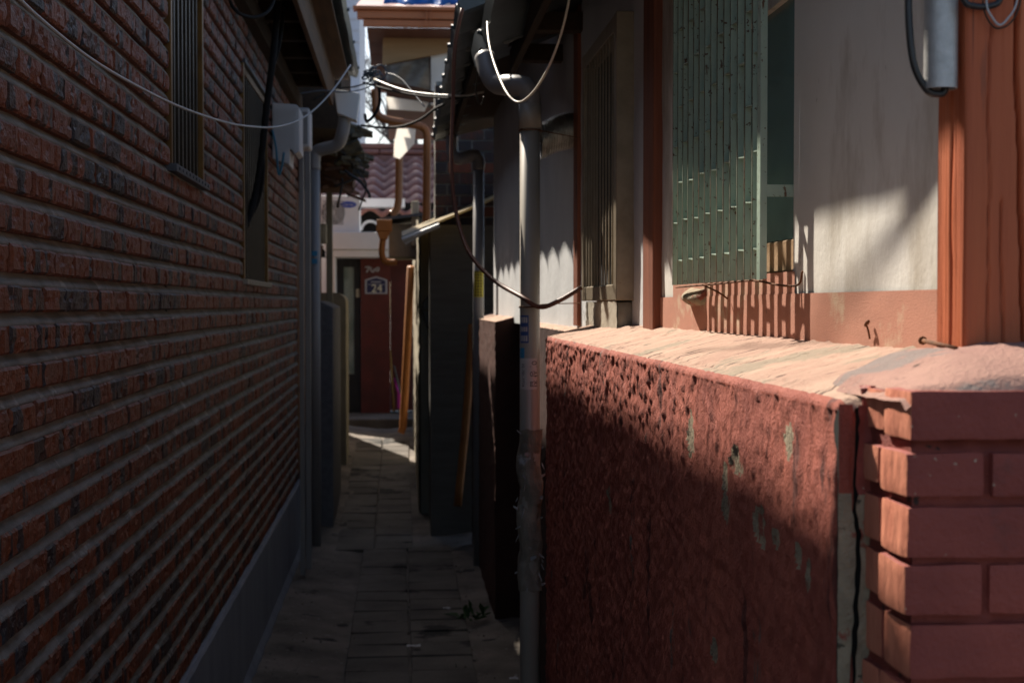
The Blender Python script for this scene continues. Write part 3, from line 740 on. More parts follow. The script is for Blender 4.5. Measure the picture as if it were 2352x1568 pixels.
post(onX(1323, 500, .70).y, onX(1314, 500, .70).y, .705, XB + .02, zb - .03, TOPW, 'redpost', bev=.003)
# barred aluminium window further along
ax = XB - .055
ya0, ya1 = onX(1415, 600, ax).y, onX(1336, 600, ax).y
zab, zat = onX(1400, 690, ax).z, onX(1405, 40, ax).z
c = MB(); fw = .05
c.box(ax, XB + .01, ya0, ya0 + .06, zab, zat); c.box(ax, XB + .01, ya1 - .05, ya1, zab, zat)
c.box(ax + .002, XB + .01, ya0 + .06, ya1 - .05, zab, zab + .05); c.box(ax + .002, XB + .01, ya0 + .06, ya1 - .05, zat - .05, zat)
aw = c.build('window', 'alu', ph, bevel=.003)
c = MB()
for k in range(10):
    y = ya0 + .12 + (ya1 - ya0 - .22) * k / 9
    c.box(ax + .004, ax + .008, y - .007, y + .007, zab + .05, zat - .05)
c.build('bars', 'alu', aw)
c = MB(); c.box(XB - .006, XB - .002, ya0 + .06, ya1 - .05, zab + .05, zat - .05); c.build('pane', 'inside', aw)
c = MB(); c.grid(14, 8, lambda i, j: (XB - .05 + .004 * fbm(i * .6, j * .6, 0), ya0 + .02 + (ya1 - ya0 - .1) * i / 13, zb - .04 + (zab - zb + .037) * j / 7)); c.box(XB - .044, XB, ya0 + .03, ya1 - .1, zb - .04, zab - .006)
c.build('sill_block', 'concrete', ph, True)
# eave
RE = Vector((.325, 0, EYE + 1.10))
roof_sheet(1, RE.x, RE.z, 1.75, 6.55, 1.08, .085, 5.75 - 1.08 * 4, 2.2, .42, .07, True).build('roof', 'tile', ph, True)
c = MB(); c.slab([(RE.x + .16, 1.8, RE.z + .06), (XB + .05, 1.8, RE.z + .16), (XB + .05, 6.5, RE.z + .16), (RE.x + .16, 6.5, RE.z + .06)], (0, 0, .02)); c.build('soffit', 'soffit', ph)
c = MB(); y = 2.1
while y < 6.4:
    c.box(RE.x + .20, XB + .03, y, y + .08, RE.z - .02, RE.z + .055); y += .7
c.box(RE.x + .17, RE.x + .20, 1.85, 6.45, RE.z - .05, RE.z + .05)
c.build('rafters', 'soffit', ph, bevel=.004)
# second stretch of roof further down
R2 = Vector((.26, 0, EYE + 1.36))
roof_sheet(1, R2.x, R2.z, 6.45, 11.8, .5, .05, 7.0, 2.2, .42, .05).build('roof', 'tile', ph, True)
c = MB(); c.box(R2.x + .14, R2.x + .17, 6.95, 11.7, R2.z - .06, R2.z + .02); c.slab([(R2.x + .17, 6.95, R2.z + .02), (XB + .05, 6.95, R2.z + .1), (XB + .05  , 11.7, R2.z + .1), (R2.x + .17  , 11.7, R2.z + .02)], (0, 0, .02)); c.build('soffit', 'soffit', ph)

# ---------------------------------------------------------------- nails and bits on the ledge
a = onX(2120, 782, .695); bq = onX(2196, 800, .69)
nl = MB().tube([a, bq], .003, 8, False).tube([a + Vector((0, .0, 0)), a + (a - bq).normalized() * .003], .006, 8, False)
tag(nl.build('nail', 'rust', None, True), 'rusty nail lying on the ledge at the foot of the orange post', 'nail')
a = onX(1998, 778, XB - .008); nl = MB().tube([a, a + Vector((-.003, 0, .014)), a + Vector((-.005, .002, .021))], .0016, 8).tube([a + Vector((-.006, .003, .020)), a + Vector((-.007, -.004, .024)), a + Vector((-.003, -.002, .027)), a + Vector((-.003, .003, .023))], .0024, 6)
tag(nl.build('hook', 'rust', None, True), 'small orange rusty hook standing up from the pink base of the wall', 'hook')
a = onX(1635, 805, .62); sc = MB(); sc.slab([a, a + Vector((.012, -.012, .002)), a + Vector((.04, .03, .006)), a + Vector((.03, .045, .006))], (0, 0, .0015))
tag(sc.build('paper_scrap', 'paper'), 'small white paper scrap on the sunlit ledge below the green grille', 'litter')

# ---------------------------------------------------------------- near drainpipe
pc = onY(1217, 900, 5.26); PX, PY, PR = pc.x, pc.y, .0375
dp = thing('drainpipe', 'grey plastic drainpipe with stickers and torn wrapping at the end of the ledge', 'drainpipe', (PX, PY, 0))
zt1 = onY(1217, 240, PY).z
MB().tube([(PX, PY, -.05), (PX, PY, zt1)], PR, 20, False).build('pipe', 'pvc', dp, True)
e1 = onY(1125, 190, PY + .15); e2 = onY(1113, 130, PY + .2)
MB().tube([(PX, PY, zt1 - .07), (PX, PY, zt1 + .02), (PX - .015, PY, zt1 + .06), (PX - .06, PY + .03, zt1 + .075), (e1.x + .03, PY + .12, e1.z - .01), (e1.x, e1.y, e1.z + .03), (e2.x, e2.y, e2.z)], PR * 1.04, 18).build('elbow', 'pvcw', dp, True)
def ringm(z): return MB().tube([(PX, PY, z - .012), (PX, PY, z + .012)], PR * 1.06, 20, False)
MB().tube([(PX, PY, zt1 - .09), (PX, PY, zt1)], PR * 1.13, 20, False).build('collar', 'pvc', dp, True)
def on_pipe(ang, z, off=.001):      # ang 0 faces the camera, positive to the right
    cdir = Vector((-PX, -PY, 0)).normalized(); rd = Vector((-cdir.y, cdir.x, 0))
    return Vector((PX, PY, z)) + (cdir * math.cos(ang) + rd * math.sin(ang)) * (PR + off)
def patch(a0, a1, z0, z1, off=.0012):
    return MB().grid(9, 2, lambda i, j: on_pipe(a0 + (a1 - a0) * i / 8, z0 if j == 0 else z1, off))
lz0, lz1 = onY(1215, 893, PY).z, onY(1215, 822, PY).z
lb = patch(-1.15, .72, lz0, lz1, .0012).build('sticker', 'label', dp, True)
lb['label'] = 'white sticker with black lettering running down it'
def curved_text(body, size, ang, z, m, off=.002, tilt=0):
    t = text_mb(body, size, (0, 0, 0), (0, -1, 0), (1, 0, 0))      # reads downwards
    t.v = [on_pipe(ang + p.x / PR, z + p.y, off) for p in t.v]; return t
curved_text('이 상 집', .030, .33, (lz0 + lz1) / 2, 'ink').build('lettering', 'ink', lb)
curved_text('02-781-7774', .0165, -.72, (lz0 + lz1) / 2 - .005, 'ink').build('lettering', 'ink', lb)
bz0, bz1 = onY(1205, 787, PY).z, onY(1205, 724, PY).z
lb = patch(-1.1, -.12, bz0, bz1).build('sticker', 'bluestick', dp, True)
c = MB()
for q in range(3):
    for k in range(4):
        a0 = -1.0 + .2 * k + .03; zc_ = bz0 + (bz1 - bz0) * (q + .5) / 3
        c.grid(2, 2, lambda i, j: on_pipe(a0 + .13 * i, zc_ + (.011 if q == 1 else .013) * (j - .5) * 2 * .8, .0022))
c.build('lettering', 'label', lb)
patch(-1.2, -.55, onY(1205, 822, PY).z + .0, onY(1205, 798, PY).z).build('sticker', 'cyanstick', dp, True)
# torn wrapping
tz1, tz0 = onY(1215, 985, PY).z, onY(1215, 1352, PY).z
def wrapf(i, j):
    z = tz0 + (tz1 - tz0) * i / 60; a = 2 * PI * j / 24
    r = PR + .006 + .007 * max(-.5, fbm(math.cos(a) * 1.2, math.sin(a) * 1.2, z * 9, 4)) + .005 * math.sin(z * 30 + a)
    return (PX + r * math.cos(a), PY + r * math.sin(a), z + .015 * fbm(math.cos(a), math.sin(a), i, 2))
wr_ = MB().grid(61, 25, wrapf).build('torn_wrapping', 'tape', dp, True)
for k in range(30):
    c = MB()
    a = R.uniform(-1.9, 1.9); z = R.uniform(tz0, tz1); p = on_pipe(a, z, .008); q = on_pipe(a + R.uniform(-.4, .4), z + R.uniform(-.03, .015), R.uniform(.014, .024))
    w = Vector((0, 0, R.uniform(.006, .016)))
    c.add([p, q, q + w * .6, p + w], [(0, 1, 2, 3)])
    c.build('shred', 'plastic', wr_, solid=.0006)
for k, zq in enumerate((onY(1217, 300, PY).z, onY(1217, 705, PY).z)):
    c = MB()
    c.tube([on_pipe(a * .5, zq + .004 * math.sin(a * 3), .002) for a in range(-5, 6)], .0028, 6)
    c.tube([on_pipe(2.4, zq, .002), Vector((PX + .06, PY + .1, zq + .01)), Vector((XB - .01, PY + .35, zq + .015))], .0022, 6)
    c.build('tie_wire', 'rust', dp, True)

# ---------------------------------------------------------------- conduit and cables on the orange post
cy = 1.735; cb = onY(2160, 205, cy)
cd_ = thing('conduit', 'short galvanised conduit pipe with a black cable hanging beside the orange post', 'conduit', (cb.x, cy, cb.z))
cr_ = .0205; c = MB(); n = 28
c.grid(n + 1, 2, lambda i, j: (cb.x + cr_ * math.cos(2 * PI * i / n), cy + cr_ * math.sin(2 * PI * i / n), cb.z if j == 0 else cb.z + .9))
c.grid(n + 1, 2, lambda i, j: (cb.x + (cr_ - .002 * j) * math.cos(2 * PI * i / n), cy + (cr_ - .002 * j) * math.sin(2 * PI * i / n), cb.z))
c.grid(n + 1, 2, lambda i, j: (cb.x + (cr_ - .002) * math.cos(2 * PI * i / n), cy + (cr_ - .002) * math.sin(2 * PI * i / n), cb.z if j == 0 else cb.z + .9))
c.build('pipe', 'silver', cd_, True)
pts = [onY(u, v, cy - .0) for u, v in ((2088, -300), (2086, -60), (2088, 60), (2100, 150), (2128, 205), (2152, 216), (2170, 205))]
MB().tube(pts + [(cb.x + .004, cy, cb.z + .04), (cb.x + .004, cy, cb.z + .3)], .0048, 10).build('cable', 'black', cd_, True)
ywire = pa - .012
c = MB().tube([onY(u, v, ywire) for u, v in ((2205, -60), (2215, 2), (2240, 15), (2275, 14), (2296, 0), (2300, -60))], .004, 10)
tag(c.build('cable', 'black', None, True), 'thick black cable loop at the top of the orange timber post', 'cable')
for k, (u0, lab) in enumerate(((0, 'thin grey wire loop hanging lowest on the orange timber post'), (8, 'shorter thin grey wire loop inside another on the orange timber post'))):
    c = MB().tube([onY(u, v, ywire - .004 * k) for u, v in ((2262 + u0, -60), (2258 + u0, 10), (2272 + u0, 50 - u0), (2292 + u0 * .5, 66 - u0), (2322 - u0, 52 - u0), (2342 - u0, 10), (2350 - u0, -60))], .0012, 6)
    tag(c.build('wire', 'greywire' if k else 'darkbar', None, True), lab, 'wire', 'wire loops on the orange post')

# ---------------------------------------------------------------- wires over the alley
def wire(name, pts, r, m, label, cat='cable', group=None, seg=6):
    return tag(MB().tube(pts, r, seg).build(name, m, None, True), label, cat, group)
def P3(*a): return [onY(u, v, y) for u, v, y in a]
wire('wire', P3((1119, 36, 5.6), (1122, 90, 5.4), (1135, 145, 5.2), (1162, 210, 4.95), (1190, 235, 4.85), (1222, 215, 4.75), (1255, 165, 4.65), (1285, 90, 4.55), (1305, 10, 4.5), (1312, -60, 4.5)), .0042, 'whitewire', 'bright sunlit pale wire hanging in a deep loop beside the grey drainpipe', 'wire')
wire('hose', P3((1062, 20, 6.1), (1045, 110, 6.1), (1040, 250, 6.1), (1037, 380, 6.0), (1046, 480, 5.9), (1075, 575, 5.7), (1130, 640, 5.5), (1195, 680, 5.22), (1240, 705, 5.17), (1285, 690, 5.15), (1336, 660, 5.15)), .0085, 'brownhose', 'brown hose sagging across the grey drainpipe to the barred window', 'hose', None, 10)
wire('wire', P3((20, -25, 2.72), (100, 50, 3.0), (205, 133, 3.45), (300, 190, 4.0), (400, 240, 4.75), (490, 273, 5.4), (560, 289, 6.1), (640, 291, 6.7), (705, 265, 7.2), (760, 213, 7.7), (805, 150, 8.2)), .0042, 'greywire', 'long grey wire sagging from the near brick wall across to the left eave', 'wire')
wire('cable', P3((640, -40, 8.1), (634, 60, 8.05), (625, 150, 8.0), (612, 250, 8.0), (603, 340, 8.0), (592, 420, 8.0), (578, 480, 7.95), (563, 520, 7.9)), .02, 'rubber', 'thick black cable bundle running down past the left barred windows')
wire('cable', P3((655, -40, 8.2), (650, 40, 8.15), (640, 110, 8.1), (618, 190, 8.1), (606, 300, 8.05), (604, 410, 8.0), (590, 470, 8.0), (572, 500, 7.95), (560, 525, 7.9), (566, 535, 7.9)), .011, 'rubber', 'thinner black cable beside the thick bundle on the left wall')
wire('cable', P3((520, -60, 6.6), (528, 0, 6.6), (545, 28, 6.6), (575, 40, 6.7), (605, 34, 6.8), (625, 10, 6.9), (640, -50, 7.)), .009, 'rubber', 'black cable coil hanging under the left eave at the top')
c = P3((626, 300, 9.0), (634, 340, 9.0), (640, 400, 9.0), (648, 380, 9.0), (652, 350, 9))
wire('cable', c, .008, 'blueplastic', 'blue grey flex hanging below the ribbed grey box', 'cable')
a_ = onX(2105, 470, XB); b_ = onX(1905, 765, XB); S3 = Vector((-1, 2.3, 2.5))
wire('cable', [a_ + (a_ - b_) * .35 + S3 * .2, a_ + S3 * .3, (a_ + b_) / 2 + S3 * .62, b_ + S3 * .95, b_ + S3 * 1.5 + Vector((0, .2, -.4))], .0075, 'rubber', 'black overhead cable whose diagonal shadow falls on the white wall beside the post', 'cable', None, 8)
# knot of cables crossing the middle of the view
wire('cable', P3((860, 182, 9.6), (890, 195, 9.4), (930, 208, 9.2), (980, 216, 9.0), (1040, 220, 8.8), (1075, 219, 8.6), (1110, 212, 8.4)), .0065, 'whitewire', 'pale sunlit cable strung between the two eaves across the alley')
wire('cable', P3((835, 190, 9.7), (880, 203, 9.42), (930, 215, 9.22), (985, 223, 9.0), (1040, 226, 8.82), (1085, 222, 8.6)), .007, 'rubber', 'black cable running just under the pale sunlit one')
wire('cable', P3((868, 190, 9.7), (872, 215, 9.7), (870, 245, 9.7), (855, 270, 9.7), (842, 278, 9.7), (838, 262, 9.7)), .012, 'rubber', 'black cable hanging down in a hook from the knot of wires')
wire('cable', P3((720, 230, 9.2), (770, 205, 9.4), (810, 200, 9.5), (845, 190, 9.6), (862, 180, 9.65)), .005, 'rubber', 'thin dark cable from the left soffit to the knot of wires')
wire('cable', P3((690, 215, 9.2), (740, 208, 9.3), (790, 212, 9.45), (840, 203, 9.6), (875, 180, 9.7)), .0045, 'sillmetal', 'thin blue grey cable from the left wall to the knot of wires')
wire('cable', P3((830, 288, 10.2), (870, 293, 10.1), (920, 291, 9.9), (965, 275, 9.6), (1000, 250, 9.3), (1020, 240, 9.2)), .009, 'rubber', 'black cable sagging below the knot from left debris to right eave')
wire('wire', P3((848, 188, 9.7), (858, 170, 9.7), (866, 152, 9.7), (880, 152, 9.7), (888, 168, 9.7), (880, 185, 9.7)), .006, 'sillmetal', 'blue grey wire coil standing up above the knot', 'wire')
wire('wire', P3((885, 168, 9.7), (905, 172, 9.6), (925, 185, 9.5), (942, 205, 9.4), (975, 245, 9.2)), .004, 'sillmetal', 'thin wire dropping from the coil towards the right eave', 'wire')
c = MB(); rr = random.Random(4)
for k in range(7):
    p0 = onY(848 + rr.uniform(-8, 24), 182 + rr.uniform(-8, 8), 9.68)
    c.tube([p0 + Vector((.03 * math.cos(t * 1.1 + k), .02 * math.sin(t * .7), .02 * math.sin(t * 1.3 + k) + .008 * t)) for t in range(7)], .006, 6)
tag(c.build('cable_knot', 'sillmetal', None, True), 'tangled knot of short blue grey wires where the cables meet', 'cable')
wire('wire', P3((1100, 120, 6.6), (1097, 165, 6.6), (1093, 205, 6.6), (1098, 232, 6.6), (1106, 240, 6.6), (1112, 222, 6.6)), .0045, 'darkbar', 'dark wire hooked under the right eave beside the white elbow', 'wire')
wire('wire', P3((742, 470, 13.5), (740, 560, 13.5), (738, 590, 13.5), (734, 592, 13.5)), .003, 'darkbar', 'fine dark wire dangling in front of the air conditioner', 'wire')

# ---------------------------------------------------------------- boxes and drainpipe at the end of the brick house
vb = thing('meter_cabinet', 'ribbed grey plastic cabinet fixed to the brick wall below the left eave', 'cabinet', (-.7, 9.3, 2.9))
yb = 9.25; a = onY(637, 236, yb); bq = onY(688, 372, yb); xw = XL + .0
c = MB(); c.prism([(xw, yb, onY(640, 365, yb).z), (xw, yb, a.z), (bq.x - .02, yb, a.z - .01), (bq.x, yb, a.z - .03), (bq.x, yb, onY(688, 348, yb).z), (bq.x - .03, yb, onY(688, 355, yb).z), (bq.x - .06, yb, onY(680, 340, yb).z), (bq.x - .065, yb, bq.z - .02)], (0, .35, 0))
bx = c.build('case', 'box', vb, bevel=.008)
c = MB()
for k in range(14):
    x = xw + .01 + (bq.x - xw - .03) * k / 14
    c.box(x, x + .0055, yb - .005, yb, a.z - (.35 if k < 8 else .30), a.z - .04)
c.build('ribs', 'box', bx)
vb2 = thing('junction_box', 'plain rounded grey box just behind the ribbed cabinet', 'box', (-.62, 9.7, 2.9))
y2 = 9.7; a = onY(686, 247, y2); bq = onY(711, 338, y2)
MB().box(xw, bq.x, y2, y2 + .3, bq.z, a.z).build('case', 'box', vb2, bevel=.015)
MB().box(bq.x - .05, bq.x - .012, y2 - .006, y2, bq.z + .02, a.z - .03).build('cover', 'pvcw', vb2, bevel=.003)
dt = MB(); y3 = 10.3
for (u0, u1, v0) in ((686, 697, 338), (699, 712, 290)):
    p0, p1 = onY(u0, v0, y3), onY(u1, v0, y3); dt.box(p0.x, p1.x, y3, y3 + .04, 0.05, p0.z)
    y3 += .25
tag(dt.build('cable_trunking', 'pvcw', None, bevel=.004), 'grey white vertical trunking on the brick wall below the junction box', 'trunking')
ld = thing('drainpipe', 'grey drainpipe with a bent neck at the far end of the brick house', 'drainpipe', (-.8, 11.75, 0))
yl = 11.72; px = onY(722, 600, yl).x; ztop = onY(722, 375, yl).z; b0 = onY(792, 275, yl - .1); r_ = .048
MB().tube([(px, yl, -.05), (px, yl, ztop + .02)], r_, 18, False).build('pipe', 'pvcw', ld, True)
MB().tube([(px, yl, ztop - .05), (px, yl, ztop + .03), (px + .03, yl, ztop + .10), (b0.x - .07, yl - .05, b0.z - .20), (b0.x - .02, yl - .1, b0.z - .11), (b0.x, yl - .1, b0.z + .02)], r_ * 1.08, 16).build('elbow', 'pvcw', ld, True)
h0, h1 = onY(770, 272, yl - .1), onY(828, 218, yl - .1)
MB().prism([(h0.x + .02, yl - .2, h0.z + .03), (h1.x - .03, yl - .2, h0.z - .03), (h1.x + .0, yl - .2, h1.z), (h0.x - .005, yl - .2, h1.z + .03)], (0, .2, 0))  .build('hopper', 'white', ld, bevel=.006)
for v in (582, 600):
    p0 = onY(716, v, yl - r_ - .003); MB().box(p0.x, p0.x + .045, yl - r_ - .003, yl - r_ + .01, p0.z - .02, p0.z + .02).build('sticker', 'cyanstick', ld)

# ---------------------------------------------------------------- middle right: second drainpipe, shed, brick gable
rp = thing('drainpipe', 'grey drainpipe with a yellow sticker in front of the dark shed', 'drainpipe', (.57, 10.6, 0))
y4 = 10.9; px = onY(1099, 600, y4).x; zt4 = onY(1099, 375, y4).z
MB().tube([(px, y4, -.05), (px, y4, zt4)], .042, 18, False).build('pipe', 'pvcw', rp, True)
q = onY(1038, 335, y4)
MB().tube([(px, y4, zt4 - .05), (px, y4, zt4 + .03), (px - .04, y4, zt4 + .06), (q.x + .06, y4, q.z - .10), (q.x + .01, y4, q.z - .06), (q.x, y4, q.z), (q.x, y4 - .02, q.z + .08)], .046, 16).build('elbow', 'pvcw', rp, True)
s0, s1 = onY(1086, 682, y4 - .05), onY(1114, 622, y4 - .05)
st = MB().grid(7, 2, lambda i, j: (px + .0445 * math.sin(-1 + i / 3), y4 - .0445 * math.cos(-1 + i / 3), s0.z if j == 0 else s1.z)).build('sticker', 'yellow', rp, True)
c = MB()
for i in range(3):
    for j in range(9): 
        zq = s0.z + (s1.z - s0.z) * (j + .3) / 9
        c.grid(2, 2, lambda a_, b_: (px + .046 * math.sin(-.75 + .5 * i + .3 * a_), y4 - .046 * math.cos(-.75 + .5 * i + .3 * a_), zq + .014 * b_))
c.build('printing', 'darkbar', st)
gs = thing('shed', 'narrow dark grey boarded shed with a slanting pale roof sheet', 'shed', (.5, 12.8, 0))
y5 = 12.3; a = onY(989, 530, y5); bq = onY(1180, 1235, y5)
MB().box(a.x, bq.x, y5, y5 + .9, -.05, a.z + .05).build('wall', 'greyshed', gs)
p0, p1 = onY(925, 547, y5 - .25), onY(1152, 452, y5 - .25)
up = Vector((p1.x - p0.x, 0, p1.z - p0.z)).normalized(); nn = Vector((-up.z, 0, up.x))
MB().slab([p0, p1, p1 + Vector((0, 1.2, .1)), p0 + Vector((0, 1.2, .1))], nn * .018).build('roof_sheet', 'fibre', gs)
c = MB(); mid = p0.lerp(p1, .36)
c.slab([p0 - Vector((0, .012, 0)) - nn * .06, mid - Vector((0, .012, 0)) - nn * .02, mid - Vector((0, .012, 0)) + nn * .02, p0 - Vector((0, .012, 0)) + nn * .02], (0, .01, 0))
c.tube([p0 - nn * .02 + Vector((-.01, -.02, 0)), mid - nn * .02 + Vector((0, -.02, 0))], .022, 10, False)
c.build('edge_trim', 'silver', gs)
op = onY(1051, 1162, 11.95); oq = onY(1085, 745, 12.15)
tag(MB().tube([op, op.lerp(oq, .5) + Vector((.012, 0, 0)), oq], .034, 12).build('pipe', 'orangepipe', None, True), 'loose orange pipe leaning against the dark grey shed', 'pipe')
# dark brick gable above the shed
y6 = 12.75; gb = thing('brick_gable', 'dark mixed brick house end above the shed roof', 'house', (.9, 13.5, 0))
g0, g1 = onY(1000, 540, y6), onY(1260, 190, y6)
c = MB(); c.box(g0.x + .006, g1.x, y6 + .012, y6 + .8, 2.2, g1.z); c.build('mortar', 'mortar', gb)
c = MB(); tones = []; z = 2.3; row = 0
while z < g1.z - .1:
    x = g0.x - (row % 2) * .11
    while x < g1.x - .1:
        x0 = max(x, g0.x); x1 = min(x + .21, g1.x)
        if x1 - x0 > .03:
            c.box(x0, x1, y6 + R.uniform(-.004, .004), y6 + .1, z, z + .085); t = .2 if R.random() < .22 else R.uniform(.55, .95); tones += [t] * 6
        x += .222
    z += .098; row += 1
c.tone = tones; c.build('brick_wall', 'brick', gb)

# ================================================================ far right: cream house, meter, pipes
ch = thing('cream_house', 'narrow cream rendered house side edging the right of the far alley', 'house', (.7, 16, 0))
XC = .165
c = MB(); ny = 120
c.grid(ny + 1, 60, lambda i, j: (XC - .012 * fbm(i * .7, j * .7, 2, 3) + .0, 13.2 + 5.6 * i / ny, gz(13.2 + 5.6 * i / ny) - .05 + (2.75) * j / 59))
c.build('side_wall', 'cream', ch, True)
c = MB(); c.box(XC + .02, 1.4, 13.2, 18.8, -.1, 2.7); c.build('end_wall', 'beige', ch)
y7 = 14.6; a, bq = onY(893, 515, y7), onY(968, 590, y7)
c = MB(); c.box(a.x, XC + .2, y7, y7 + 1.0, bq.z, a.z); c.build('bay', 'beige', ch)
c = MB(); c.slab([(a.x - .1, y7 - .1, a.z + .03), (XC + .2, y7 - .1, a.z + .10), (XC + .2, y7 + 1.1, a.z + .10), (a.x - .1, y7 + 1.1, a.z + .03)], (0, 0, .03)); c.build('bay_roof', 'sillmetal', ch)
c = MB(); c.box(onY(945, 460, y7).x, onY(962, 460, y7).x, y7 - .05, y7 + .25, onY(945, 565, y7).z, onY(945, 462, y7).z); c.build('vent_box', 'cream', ch, bevel=.01)
mt = thing('meter', 'black utility meter on the end of the cream house beside the shed', 'meter', (.27, 13.1, 2))
y8 = 13.12; a, bq = onY(968, 690, y8), onY(986, 750, y8)
c = MB(); c.prism([(a.x + .01, y8, a.z - .02), (bq.x + .02, y8, a.z + .10), (bq.x + .02, y8, bq.z - .02), (bq.x - .02, y8, bq.z - .02), (a.x, y8, a.z - .10)], (0, .08, 0)); c.build('case', 'black', mt, bevel=.01)
c = MB().box(a.x - .015, bq.x + .01, y8 - .012, y8 + .04, a.z - .10, a.z - .075); c.build('band', 'darkbar', mt)
# orange gutter funnel and elbow
fn_ = thing('gutter_funnel', 'orange brown gutter funnel with a bent outlet pipe below the grey bay', 'funnel', (-.2, 14.4, 2.5))
y9 = 14.4; f0 = onY(884, 505, y9); f1 = onY(880, 545, y9); f2 = onY(878, 600, y9); f3 = onY(912, 602, y9)
c = MB(); c.box(f0.x - .085, f0.x + .07, y9 - .07, y9 + .07, f1.z + .06, f0.z); c.prism([(f1.x - .065, y9 - .06, f1.z + .06), (f1.x - .035, y9 - .06, f1.z - .02), (f1.x + .04, y9 - .06, f1.z - .02), (f1.x + .07, y9 - .06, f1.z + .06)], (0, .12, 0)); c.build('hopper', 'orangepipe', fn_, bevel=.006)
MB().tube([f1 + Vector((0, 0, -.0)), f2 + Vector((-.005, 0, .10)), f2 + Vector((.012, 0, .02)), f2 + Vector((.06, 0, -.01)), f3], .032, 12).build('outlet', 'orangepipe', fn_, True)
op = onY(926, 988, 17.1); oq = onY(944, 612, 16.6)
tag(MB().tube([op + Vector((-.03, 0, -.03)), op + Vector((.0, 0, .04)), oq], .045, 12, False).build('pipe', 'orangepipe', None, True), 'tall orange drain pipe leaning at the end of the sunlit cream wall', 'pipe')
# copper brown pipes
cp = thing('downpipe', 'copper brown downpipe with a long bent arm high above the shed', 'pipe', (.3, 13.6, 2))
yc = 13.9
MB().tube(P3((862, 205, yc), (864, 250, yc), (872, 268, yc), (900, 278, yc), (940, 285, yc), (968, 292, yc), (980, 305, yc), (981, 340, yc), (980, 480, yc), (980, 612, yc)), .040, 14).build('pipe', 'copper', cp, True)
tag(MB().tube(P3((917, 330, 15.5), (916, 440, 15.5), (913, 475, 15.5), (905, 488, 15.5), (898, 492, 15.5)), .042, 14).build('downpipe', 'copper', None, True), 'copper brown pipe ending in an elbow in front of the red tiled roof', 'pipe')
a = onY(906, 300, 14.9); 
q = [onY(u, v, 14.9) for u, v in ((905, 330), (912, 296), (955, 295), (952, 330), (918, 366), (904, 360))]
sh = MB().prism(q, (0, .006, 0)); tag(sh.build('plastic_sheet', 'sheet'), 'white translucent plastic sheet glowing in the sun above the alley', 'sheet')

# ================================================================ upper tiled house with terracotta fascia
uh = thing('upper_house', 'upper storey house with a wide terracotta gutter across the top of the alley', 'house', (.8, 17, 3))
yu = 15.0; a, bq = onY(820, 14, yu), onY(1130, 62, yu)
hh = a.z - bq.z
c = MB()
for (t0, t1, off) in ((0, .2, -.05), (.2, .62, .0), (.66, 1., .03)):
    c.box(a.x + off * .8 + .04 * (t0 > .6), 1.6, yu + off, yu + .12, a.z - hh * t1, a.z - hh * t0 - .004)
xs_ = onY(978, 40, yu).x
for dx in (0, .045): c.box(xs_ + dx, xs_ + dx + .008, yu - .055, yu - .02, bq.z, a.z)
c.build('gutter', 'fascia', uh, bevel=.008)
c = MB(); sb = a.z - hh
e0, e1 = onY(838, 66, yu + .14), onY(872, 66, yu + .14); 
for k in range(6):
    c.box(a.x + .1, e1.x + .04, yu + .13 + .75 * k, yu + .13 + .74 * (k + 1), sb - .03, sb)
c.box(e1.x + .04, 1.6, yu + .13, yu + .75, sb - .02, sb)
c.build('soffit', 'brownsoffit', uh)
c = MB(); c.box(e1.x + .06, 1.6, yu + .8, yu + 4.5, 4.25, sb - .03); c.build('wall', 'brownsoffit', uh)
c = MB(); c.slab([(a.x - .02, yu + .1, a.z - .03), (1.7, yu + .1, a.z - .03), (1.7, yu + 4.6, a.z + 1.2), (a.x + .1, yu + 4.6, a.z + 1.2)], (0, 0, .05)); c.build('roof', 'mauve', uh)
w0, w1 = onY(990, 240, yu + .7), onY(1060, 120, yu + .7)
MB().box(w0.x, w1.x + .2, yu + .68, yu + .78, w0.z, w1.z).build('white_panel', 'white', uh)
c = MB(); q = [onY(u, v, yu + .6) for u, v in ((880, 72), (1042, 85), (1040, 118), (878, 150))]
tag(c.prism(q, (0, .04, 0)).build('plank', 'plank', None, bevel=.004), 'bare wooden board wedged under the terracotta gutter', 'plank')
c = MB(); q = [(882, 152), (985, 132), (990, 250), (890, 200)]
def shf(i, j):
    t, s_ = i / 12, j / 8
    u = (q[0][0] * (1 - t) + q[1][0] * t) * (1 - s_) + (q[3][0] * (1 - t) + q[2][0] * t) * s_; v = (q[0][1] * (1 - t) + q[1][1] * t) * (1 - s_) + (q[3][1] * (1 - t) + q[2][1] * t) * s_
    return onY(u, v, yu + .5 + .05 * math.sin(i * .9 + j * .7))
tag(c.grid(13, 9, shf).build('plastic_sheet', 'clearsheet', None, True, solid=.004), 'dusty clear plastic sheet stretched below the bare board', 'sheet')
c = MB(); bp_ = [onY(u, v, yu + .2) for u, v in ((862, 183), (960, 200), (1060, 228), (1045, 238), (985, 235), (905, 215), (866, 200))]
tag(c.prism(bp_, (0, .05, 0)).build('plank', 'rotwood', None, bevel=.003), 'curved brown board sagging below the plastic sheet', 'plank')
c = MB(); q = [onY(u, v, yu + .35) for u, v in ((886, 222), (985, 235), (975, 256), (893, 250))]
tag(c.prism(q, (0, .03, 0)).build('panel', 'sheet', None), 'pale sunlit panel hanging under the curved brown board', 'panel')
c = MB(); n = 24
def tarp(i, j):
    u, v = 880 + 230 * i / n, 14 - 90 * j / 10
    p = onY(u, v, yu + .5 + .15 * math.sin(i * .8) + .06 * j); return p + Vector((.02 * math.sin(j * 2), 0, .03 * math.sin(i * 1.3 + j)))
tb = c.grid(n + 1, 11, tarp).build('tarpaulin', 'bluetarp', None, True, solid=.006)
